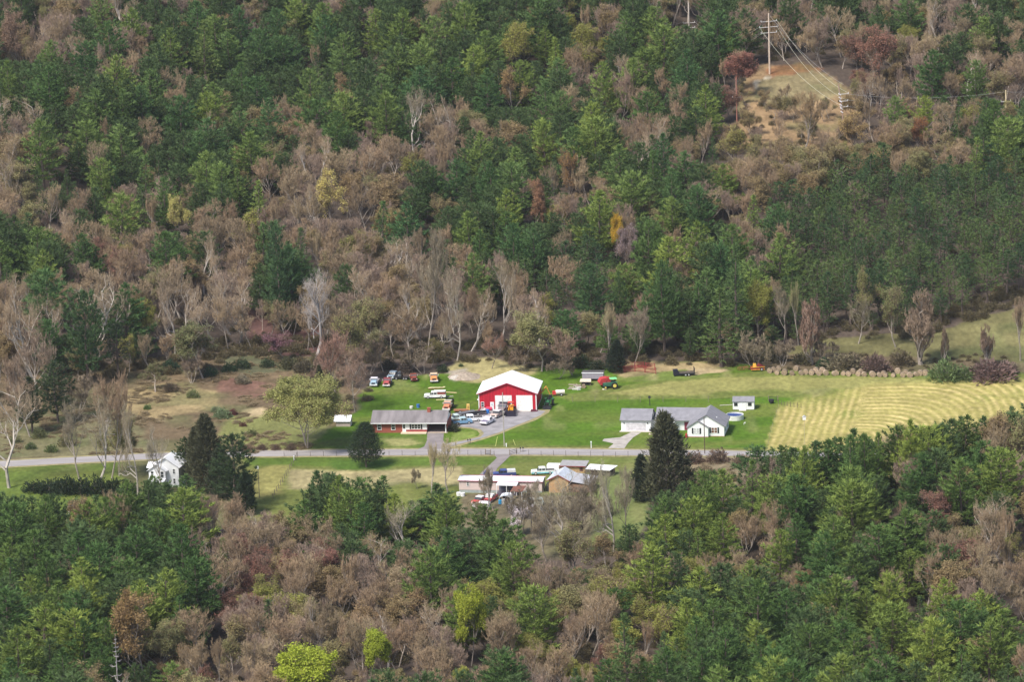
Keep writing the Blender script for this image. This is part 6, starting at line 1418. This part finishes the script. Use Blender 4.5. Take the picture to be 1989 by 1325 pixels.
 ('bud', 1668, 300, 218, 60, (.45, .32, .13), 'rounded tan tree below the pole with bright insulators', 2),
 ('bud', 1428, 330, 240, 60, (.36, .33, .10), 'yellow-green rounded tree below the thin red-brown pole', 4),
 ('bare', 1560, 300, 176, 62, (.30, .20, .13), 'open bare tree standing on the cleared slope under the wires', 0),
 ('spire', 1862, 300, 190, 34, (.045, .10, .045), 'narrow pine under the right-hand power wires', 0),
 ('spire', 1385, 340, 268, 34, (.035, .085, .045), 'narrow dark pine below the power line clearing', 1),
 ('syc', 812, 320, 170, 76, (.33, .26, .22), 'bare tree with white limbs high on the slope left of centre', 0),
 ('bare', 1205, 260, 130, 46, (.30, .20, .18), 'pinkish bare tree beside dark pines high on the slope', 5),
 ('bud', 1220, 545, 438, 42, (.34, .26, .25), 'small pinkish-grey tree just below the golden tree', 3),
 ('bud', 550, 700, 645, 60, (.26, .13, .16), 'low purple redbud under bare trees left of the dead grey-white tree', 0),
 ('bud', 38, 160, 20, 52, (.30, .20, .14), 'tan bare-topped tree in the top left corner', 1),
 ('spire', 400, 190, 42, 80, (.07, .125, .055), 'tall light green pine near the top left', 0),
]
for k in range(8):
    pass
GRP = {}
for (kind, bx, by, ty, wpx, col, label, var) in SPECIAL:
    if not label: continue
    p = G(bx, by); s = pxm(p); hh = (by - ty) / s / math.cos(PITCH); ww = wpx / s * (1.12 if kind in ('bare', 'syc', 'slim', 'bud', 'cedar') else 1)
    if kind in ('bare', 'slim', 'syc', 'brush', 'vine'): col = (col[0], col[1] * 1.04, col[2] * .86)
    if kind in ('pine', 'spire'): col = (col[0] * 2.3, col[1] * 1.7, col[2] * 1.05)
    t = put_tree(kind, p, hh, ww, col, label, None, var, rz=(bx * .7) % 6.28)
    for ch in t.children:
        if ch.name.startswith('trunk') and kind == 'leafy' and col[2] > .5: ch.color = (1, 1, 1, 1)
    GRP.setdefault(NAMES[kind][0], []).append(t)
# the hedge by the left road, as seven evergreen bushes grown together
for i, (bx, by, w_, h_) in enumerate([(66, 955, 46, 20), (96, 957, 52, 26), (128, 960, 50, 34), (158, 960, 50, 32), (190, 960, 50, 34), (222, 960, 46, 30), (250, 958, 38, 22)]):
    p = G(bx, by); s = pxm(p)
    o = ['first', 'second', 'third', 'fourth', 'fifth', 'sixth', 'seventh'][i]
    t = put_tree('bush', p, h_ / s, w_ / s, (.03, .05, .022), 'dark evergreen bush in the hedge below the left road, %s from the left' % o, 'evergreen bushes of the roadside hedge', i)
    GRP.setdefault('hedge', []).append(t)
# smaller shrubs on the rough ground
shr = [(30, 860, 26, (.2, .2, .09)), (75, 850, 30, (.16, .17, .07)), (100, 878, 26, (.12, .16, .05)), (60, 872, 22, (.1, .14, .05)), (128, 866, 34, (.22, .2, .1)),
       (470, 745, 30, (.25, .22, .15)), (432, 812, 34, (.2, .26, .13)), (452, 806, 20, (.16, .06, .055)), (472, 828, 16, (.17, .08, .06)), (418, 800, 20, (.24, .28, .15)),
       (375, 772, 26, (.17, .2, .08)), (286, 795, 16, (.11, .18, .05)), (490, 845, 20, (.16, .18, .07)), (330, 760, 30, (.26, .2, .13)), (520, 712, 30, (.06, .09, .04)),
       (470, 715, 34, (.06, .09, .04)), (445, 722, 30, (.05, .09, .04)), (560, 715, 40, (.12, .12, .06)), (590, 722, 40, (.13, .11, .07)), (895, 712, 10, (.07, .12, .04)),
       (480, 876, 20, (.2, .13, .09)), (508, 874, 22, (.18, .12, .09)), (536, 874, 20, (.2, .13, .1)), (565, 874, 22, (.17, .12, .08)), (880, 838, 26, (.05, .06, .03)), (886, 825, 18, (.3, .2, .1)),
       (1350, 900, 40, (.22, .15, .11)), (1395, 898, 46, (.2, .14, .1)), (1440, 905, 40, (.24, .18, .12)), (1370, 925, 40, (.3, .23, .14)), (1420, 935, 36, (.27, .22, .12)), (1340, 950, 40, (.25, .2, .12)),
       (1268, 838, 13, (.02, .03, .02)), (1279, 840, 12, (.02, .03, .02)), (1905, 722, 34, (.12, .13, .06)), (1955, 724, 40, (.2, .15, .12)), (1560, 706, 40, (.13, .12, .06)), (1750, 708, 50, (.15, .12, .07)),
       (1600, 712, 30, (.05, .1, .04)), (1655, 712, 44, (.19, .15, .1)), (1500, 700, 50, (.13, .12, .07)), (1130, 712, 40, (.06, .09, .04)), (1160, 718, 34, (.05, .07, .035)), (860, 722, 24, (.06, .09, .04)), (790, 722, 36, (.14, .11, .09)), (755, 716, 34, (.1, .1, .06)), (330, 722, 40, (.04, .08, .04)), (408, 730, 30, (.03, .07, .035))]
where = [(lambda x, y: x < 140 and y > 830, 'above the road at the far left'), (lambda x, y: x < 620 and y > 860, 'on the road edge left of the willow'), (lambda x, y: x < 620 and y > 740, 'on the tan meadow'),
         (lambda x, y: x < 620, 'at the shady wood edge above the tan meadow'), (lambda x, y: 870 < x < 890, 'at the right end of the brick house'), (lambda x, y: 1260 < x < 1290, 'beside the white garage'),
         (lambda x, y: 1300 < x < 1450 and y > 850, 'on rough ground right of the tall cedar'), (lambda x, y: x < 1000, 'at the tree line behind the parked trucks'), (lambda x, y: x < 1250, 'behind the long grey trailer'), (lambda x, y: True, 'behind the row of hay bales')]
def tone(c):
    if max(c) < .04: return 'black-green'
    if c[0] > c[1] * 1.5: return 'reddish'
    if c[0] > c[1] * 1.1: return 'brown'
    if c[1] > .2: return 'pale green'
    return 'dark green' if c[1] < .12 else 'olive'
seen = {}
tmp = []
for i, (bx, by, wp, c) in enumerate(shr):
    wh = next(t for f, t in where if f(bx, by)); tmp.append((wh, tone(c), bx, by, wp, c))
for (wh, tn, bx, by, wp, c) in tmp:
    same = sorted(q[2] for q in tmp if q[0] == wh and q[1] == tn)
    lab = '%s bush %s' % (tn, wh)
    if len(same) > 1: lab += ', %s from the left' % ORD[same.index(bx)]
    p = G(bx, by); s = pxm(p); put_tree('bush', p, wp * .55 / s, wp / s, c, lab, 'bushes on the rough ground', int(bx))

keep_ = []
for t in trees:
    ok = True
    for (kind, bx, by, ty, wpx, col, label, var) in SPECIAL:
        if not label or 'skyline row' in label or (kind in ('pine', 'spire') and 1000 < by < 1200): continue
        if t['py'] > by - 4 and abs(t['px'] - bx) < wpx * .42 + t['w'] * t['s'] * .30:
            yo = by - .30 * (by - ty); hm = (t['py'] - yo) / t['s']
            if t['h'] > hm:
                t['w'] *= max(.55, hm / t['h']); t['h'] = hm
                if hm < 4: ok = False; break
        elif abs(t['py'] - by) <= 4 and abs(t['px'] - bx) < 10: ok = False; break
    if ok: keep_.append(t)
trees[:] = keep_
# ------------------------------------------------------------ who shows how much: a coarse painter's buffer
N4 = 4; BW, BH = 2160 // N4, 1560 // N4
buf = -np.ones((BH, BW), int)
order = sorted(range(len(trees)), key=lambda i: -trees[i]['y'])
for i in order:
    t = trees[i]; s = t['s']; cy = t['py'] - t['h'] * s * .62; ry = t['h'] * s * .38 / N4; rx = t['w'] * s * .45 / N4
    cx = (t['px'] + 85) / N4; cyy = (cy + 120) / N4
    x0, x1 = int(max(cx - rx, 0)), int(min(cx + rx + 1, BW)); y0, y1 = int(max(cyy - ry, 0)), int(min(cyy + ry + 1, BH))
    if x1 <= x0 or y1 <= y0: continue
    gy, gx = np.mgrid[y0:y1, x0:x1]
    mk = ((gx - cx) / rx) ** 2 + ((gy - cyy) / ry) ** 2 < 1
    buf[y0:y1, x0:x1][mk] = i
vis = np.bincount(buf[30:30 + 331, 21:21 + 497].ravel() + 1, minlength=len(trees) + 1)[1:]
groups = {}
for i, t in enumerate(trees):
    t['vis'] = int(vis[i]); groups.setdefault(NAMES[t['kind']][0], []).append(i)
LIM = {'pine_tree': 284, 'scrub_pine': 296, 'bare_tree': 276, 'budding_tree': 268, 'sycamore_tree': 280, 'leafy_tree': 280}
indiv = set()
for nm, ids in groups.items():
    ids = sorted(ids, key=lambda i: -trees[i]['vis']); indiv |= set(i for i in ids[:LIM[nm]] if trees[i]['vis'] > 0)
def size_word(t):
    r = t['h'] / {'pine': 17, 'spire': 15, 'scrub': 12.5, 'bare': 15, 'slim': 15, 'syc': 17, 'bud': 12.5, 'leafy': 10}[t['kind']]
    return 'tall' if r > 1.09 else 'short' if r < .91 else ''
def tone_word(t):
    c = t['col']; k = t['code']
    if k == 'P': return 'dark green' if c[1] < .19 else 'bluish green' if c[2] > .060 else 'fresh green'
    if k == 'V': return 'dark olive' if c[1] < .14 else 'light olive'
    if k == 'B': return 'grey-brown' if c[0] < .31 else 'pinkish'
    if k == 'W': return 'pale-limbed'
    if k == 'O': return 'tan' if c[0] > .315 else 'olive'
    if k == 'Y': return 'yellow-green'
    return 'reddish'
LMB = [(110, 'above the left road'), (250, 'above the roadside hedge'), (400, 'above the white farmhouse'), (540, 'above the tan meadow'), (700, 'above the willow'), (880, 'above the brick house'), (1070, 'above the red barn'), (1250, 'above the green tractors'), (1400, 'above the white house'), (1520, 'above the small shed'), (1760, 'above the hay bales'), (2200, 'above the hillside meadow')]
LMF = [(180, 'below the roadside hedge'), (380, 'below the white farmhouse'), (560, 'below the diagonal fence'), (760, 'below the lone conifer'), (920, 'below the house driveway'), (1070, 'below the mobile home'), (1230, 'below the tan outbuilding'), (1400, 'below the white house'), (1560, 'below the shed'), (1760, 'below the hay field'), (2200, 'below the field corner')]
BB = [(110, 'at the top'), (230, 'high'), (350, 'midway'), (480, 'lower'), (2000, 'at wood edge')]
BF = [(1060, 'in the back row'), (1190, 'in the middle'), (3000, 'at the bottom')]
lab = {}
for i in indiv:
    t = trees[i]; cy = t['py'] - t['h'] * t['s'] * .7
    L, Bn = (LMF, BF) if t['front'] else (LMB, BB)
    a = next(q[1] for q in L if t['px'] < q[0]); b = next(q[1] for q in Bn if cy < q[0])
    base = ' '.join(q for q in (size_word(t), tone_word(t), NAMES[t['kind']][2], b, a) if q)
    lab.setdefault(base, []).append(i)
for base, ids in lab.items():
    ids.sort(key=lambda i: trees[i]['px'])
    for n, i in enumerate(ids):
        trees[i]['label'] = base if len(ids) == 1 else base + ', %s from left' % ORD[min(n, 19)]
PLUR = {'pine_tree': 'white pines', 'scrub_pine': 'scrub pines', 'bare_tree': 'bare trees', 'budding_tree': 'budding trees', 'sycamore_tree': 'pale sycamores', 'leafy_tree': 'young-leaved trees'}
for i in sorted(indiv):
    t = trees[i]; nm = NAMES[t['kind']][0]
    put_tree(t['kind'], (t['x'], t['y'], t['z']), t['h'], t['w'], t['col'], t['label'], PLUR[nm] + (' in the near woods' if t['front'] else ' on the wooded slope'), t['var'], t['rz'])
for k, ids in {'a': 1}.items(): pass
# the rest of each kind as one mass
def mass(name, label, kinds, colr, pts):
    if not pts: return
    me = bpy.data.meshes.new(name); me.from_pydata([(p[0], p[1], p[2]) for p in pts], [], [])
    for nm, tp, vals in (('sc', 'FLOAT_VECTOR', [v for p in pts for v in p[3]]), ('rz', 'FLOAT', [p[4] for p in pts]), ('ix', 'INT', [p[5] for p in pts])):
        a = me.attributes.new(nm, tp, 'POINT')
        a.data.foreach_set('vector' if tp == 'FLOAT_VECTOR' else 'value', vals)
    o = bpy.data.objects.new(name, me); COL.objects.link(o); o.color = (*colr, 1)
    ng = bpy.data.node_groups.new(name, 'GeometryNodeTree')
    ng.interface.new_socket('Geometry', in_out='INPUT', socket_type='NodeSocketGeometry'); ng.interface.new_socket('Geometry', in_out='OUTPUT', socket_type='NodeSocketGeometry')
    N = ng.nodes; L = ng.links; gi = N.new('NodeGroupInput'); go = N.new('NodeGroupOutput')
    gti = N.new('GeometryNodeJoinGeometry')
    for kind, v in reversed(kinds):
        tm, cm, _, _ = PROTO[kind][v]; jj = N.new('GeometryNodeJoinGeometry')
        for mm in (cm, tm):
            src = next((ob for ob in bpy.data.objects if ob.type == 'MESH' and ob.data == mm), None)
            if src is None: continue
            oi = N.new('GeometryNodeObjectInfo'); oi.transform_space = 'ORIGINAL'; oi.inputs[0].default_value = src; L.new(oi.outputs['Geometry'], jj.inputs[0])
        g2 = N.new('GeometryNodeGeometryToInstance'); L.new(jj.outputs[0], g2.inputs[0]); L.new(g2.outputs[0], gti.inputs[0])
    def attr(nm, tp):
        q = N.new('GeometryNodeInputNamedAttribute'); q.data_type = tp; q.inputs[0].default_value = nm; return q.outputs[0]
    ip = N.new('GeometryNodeInstanceOnPoints'); L.new(gi.outputs[0], ip.inputs['Points']); L.new(gti.outputs[0], ip.inputs['Instance'])
    ip.inputs['Pick Instance'].default_value = True; L.new(attr('ix', 'INT'), ip.inputs['Instance Index'])
    cx = N.new('ShaderNodeCombineXYZ'); L.new(attr('rz', 'FLOAT'), cx.inputs[2]); L.new(cx.outputs[0], ip.inputs['Rotation']); L.new(attr('sc', 'FLOAT_VECTOR'), ip.inputs['Scale'])
    L.new(ip.outputs[0], go.inputs[0])
    md = o.modifiers.new('trees', 'NODES'); md.node_group = ng
    tag(o, label, 'woods', kind='stuff'); return o
def masspts(ids, kinds):
    out = []
    for i in ids:
        t = trees[i]; km = [n for n, (k, v) in enumerate(kinds) if k == t['kind']]; n = km[t['var'] % len(km)]
        _, _, h0, w0 = PROTO[kinds[n][0]][kinds[n][1]]
        out.append((t['x'], t['y'], t['z'], (t['w'] / w0, t['w'] / w0, t['h'] / h0), t['rz'], n))
    return out
for nm, kinds, c, label in (('pine_tree', [('pine', 0), ('pine', 1), ('pine', 2), ('pine', 3), ('spire', 0)], (.085, .135, .045), 'remaining white pines packed between the larger ones in the woods'),
                            ('scrub_pine', [('scrub', 0), ('scrub', 1), ('scrub', 2), ('scrub', 3)], (.09, .12, .04), 'remaining dark scrub pines of the dense right-hand stand'),
                            ('bare_tree', [('bare', 0), ('bare', 1), ('bare', 2), ('bare', 3), ('slim', 0)], (.31, .225, .17), 'remaining bare trees filling gaps in the woods'),
                            ('budding_tree', [('bud', 0), ('bud', 1), ('bud', 2), ('bud', 3)], (.33, .26, .115), 'remaining budding trees filling gaps in the woods')):
    ids = [i for i in groups.get(nm, []) if i not in indiv]
    mass(PLUR[nm].replace(' ', '_').replace('trees', 'woods'), label, kinds, c, masspts(ids, kinds))
# undergrowth: brush nobody could count
up_ = []; flat_ = [1, 1]
ur = random.Random(5)
def under(n, bx, test, smin, smax):
    for _ in range(n * 6):
        if n <= 0: break
        px = ur.uniform(bx[0], bx[1]); py = ur.uniform(bx[2], bx[3])
        if not test(px, py): continue
        n -= 1; x, y = flatpt(px, py) if H(*flatpt(px, py)) < .02 else tuple(G(px, py))[:2]
        s = ur.uniform(smin, smax); up_.append((x, y, h1(x, y) - .1, (s * flat_[0], s, s * ur.uniform(.6, 1.1) * flat_[1]), ur.uniform(0, 6.28), ur.randrange(3)))
under(600, (-60, 2040, 560, 820), lambda a, b: -34 < b - np.interp(a, TLX, TLY) < 6, .35, .95)

under(260, (-60, 2040, 900, 1200), lambda a, b: -26 < b - np.interp(a, FLX, FLY) < 40, .3, .8)
under(60, (560, 720, 690, 800), lambda a, b: True, .3, .7)
under(70, (1440, 1989, 690, 722), lambda a, b: True, .2, .5)
for _ in range(1500):
    x = ur.uniform(-185, 185); y = ur.uniform(1110, 1430); px, py, _a = (float(q) for q in proj(x, y, h1(x, y)))
    if py > np.interp(px, TLX, TLY) or inpoly(px, py, CLEAR): continue
    s = ur.uniform(.3, .8); up_.append((x, y, h1(x, y), (s, s, s), ur.uniform(0, 6.28), ur.randrange(3)))
for _ in range(1300):
    x = ur.uniform(-125, 125); y = ur.uniform(775, 960); px, py, _a = (float(q) for q in proj(x, y, h1(x, y)))
    if py < np.interp(px, FLX, FLY) + 6: continue
    s = ur.uniform(.3, .9); up_.append((x, y, h1(x, y), (s, s, s), ur.uniform(0, 6.28), ur.randrange(3)))
mass('undergrowth', 'brown and olive undergrowth along the wood edges and on the rough meadow', [('bush', 0), ('bush', 1), ('bush', 2)], (.17, .14, .075), up_)

up_ = []; flat_[:] = [1.9, .5]
under(620, (-60, 650, 690, 882), lambda a, b: b > np.interp(a, TLX, TLY) + 4 and a < 640 - (b - 690) * .2 and vnoise(np.array([a * 1.0]), np.array([b * 3.0]), 60, 3)[0] > .38, .12, .62)
under(90, (1330, 1480, 892, 980), lambda a, b: True, .2, .5)
mass('meadow_brush', 'tan and brown brush and weeds over the rough left meadow', [('bush', 0), ('bush', 1), ('bush', 2)], (.29, .225, .13), up_)

# ------------------------------------------------------------ haze
hz = MB().box(-1600, 1600, -40, 3300, -2, 600)
M_HAZE = bpy.data.materials.new('haze_air'); M_HAZE.use_nodes = True
_n = M_HAZE.node_tree.nodes; _n.remove(_n['Principled BSDF'])
pv = _n.new('ShaderNodeVolumePrincipled'); pv.inputs['Density'].default_value = 0.000032; pv.inputs['Color'].default_value = (.92, .95, 1, 1); pv.inputs['Anisotropy'].default_value = .2
M_HAZE.node_tree.links.new(pv.outputs[0], _n['Material Output'].inputs['Volume'])
hzo = hz.obj('haze', M_HAZE); tag(hzo, 'thin pale air haze over the whole valley', 'haze', kind='stuff')
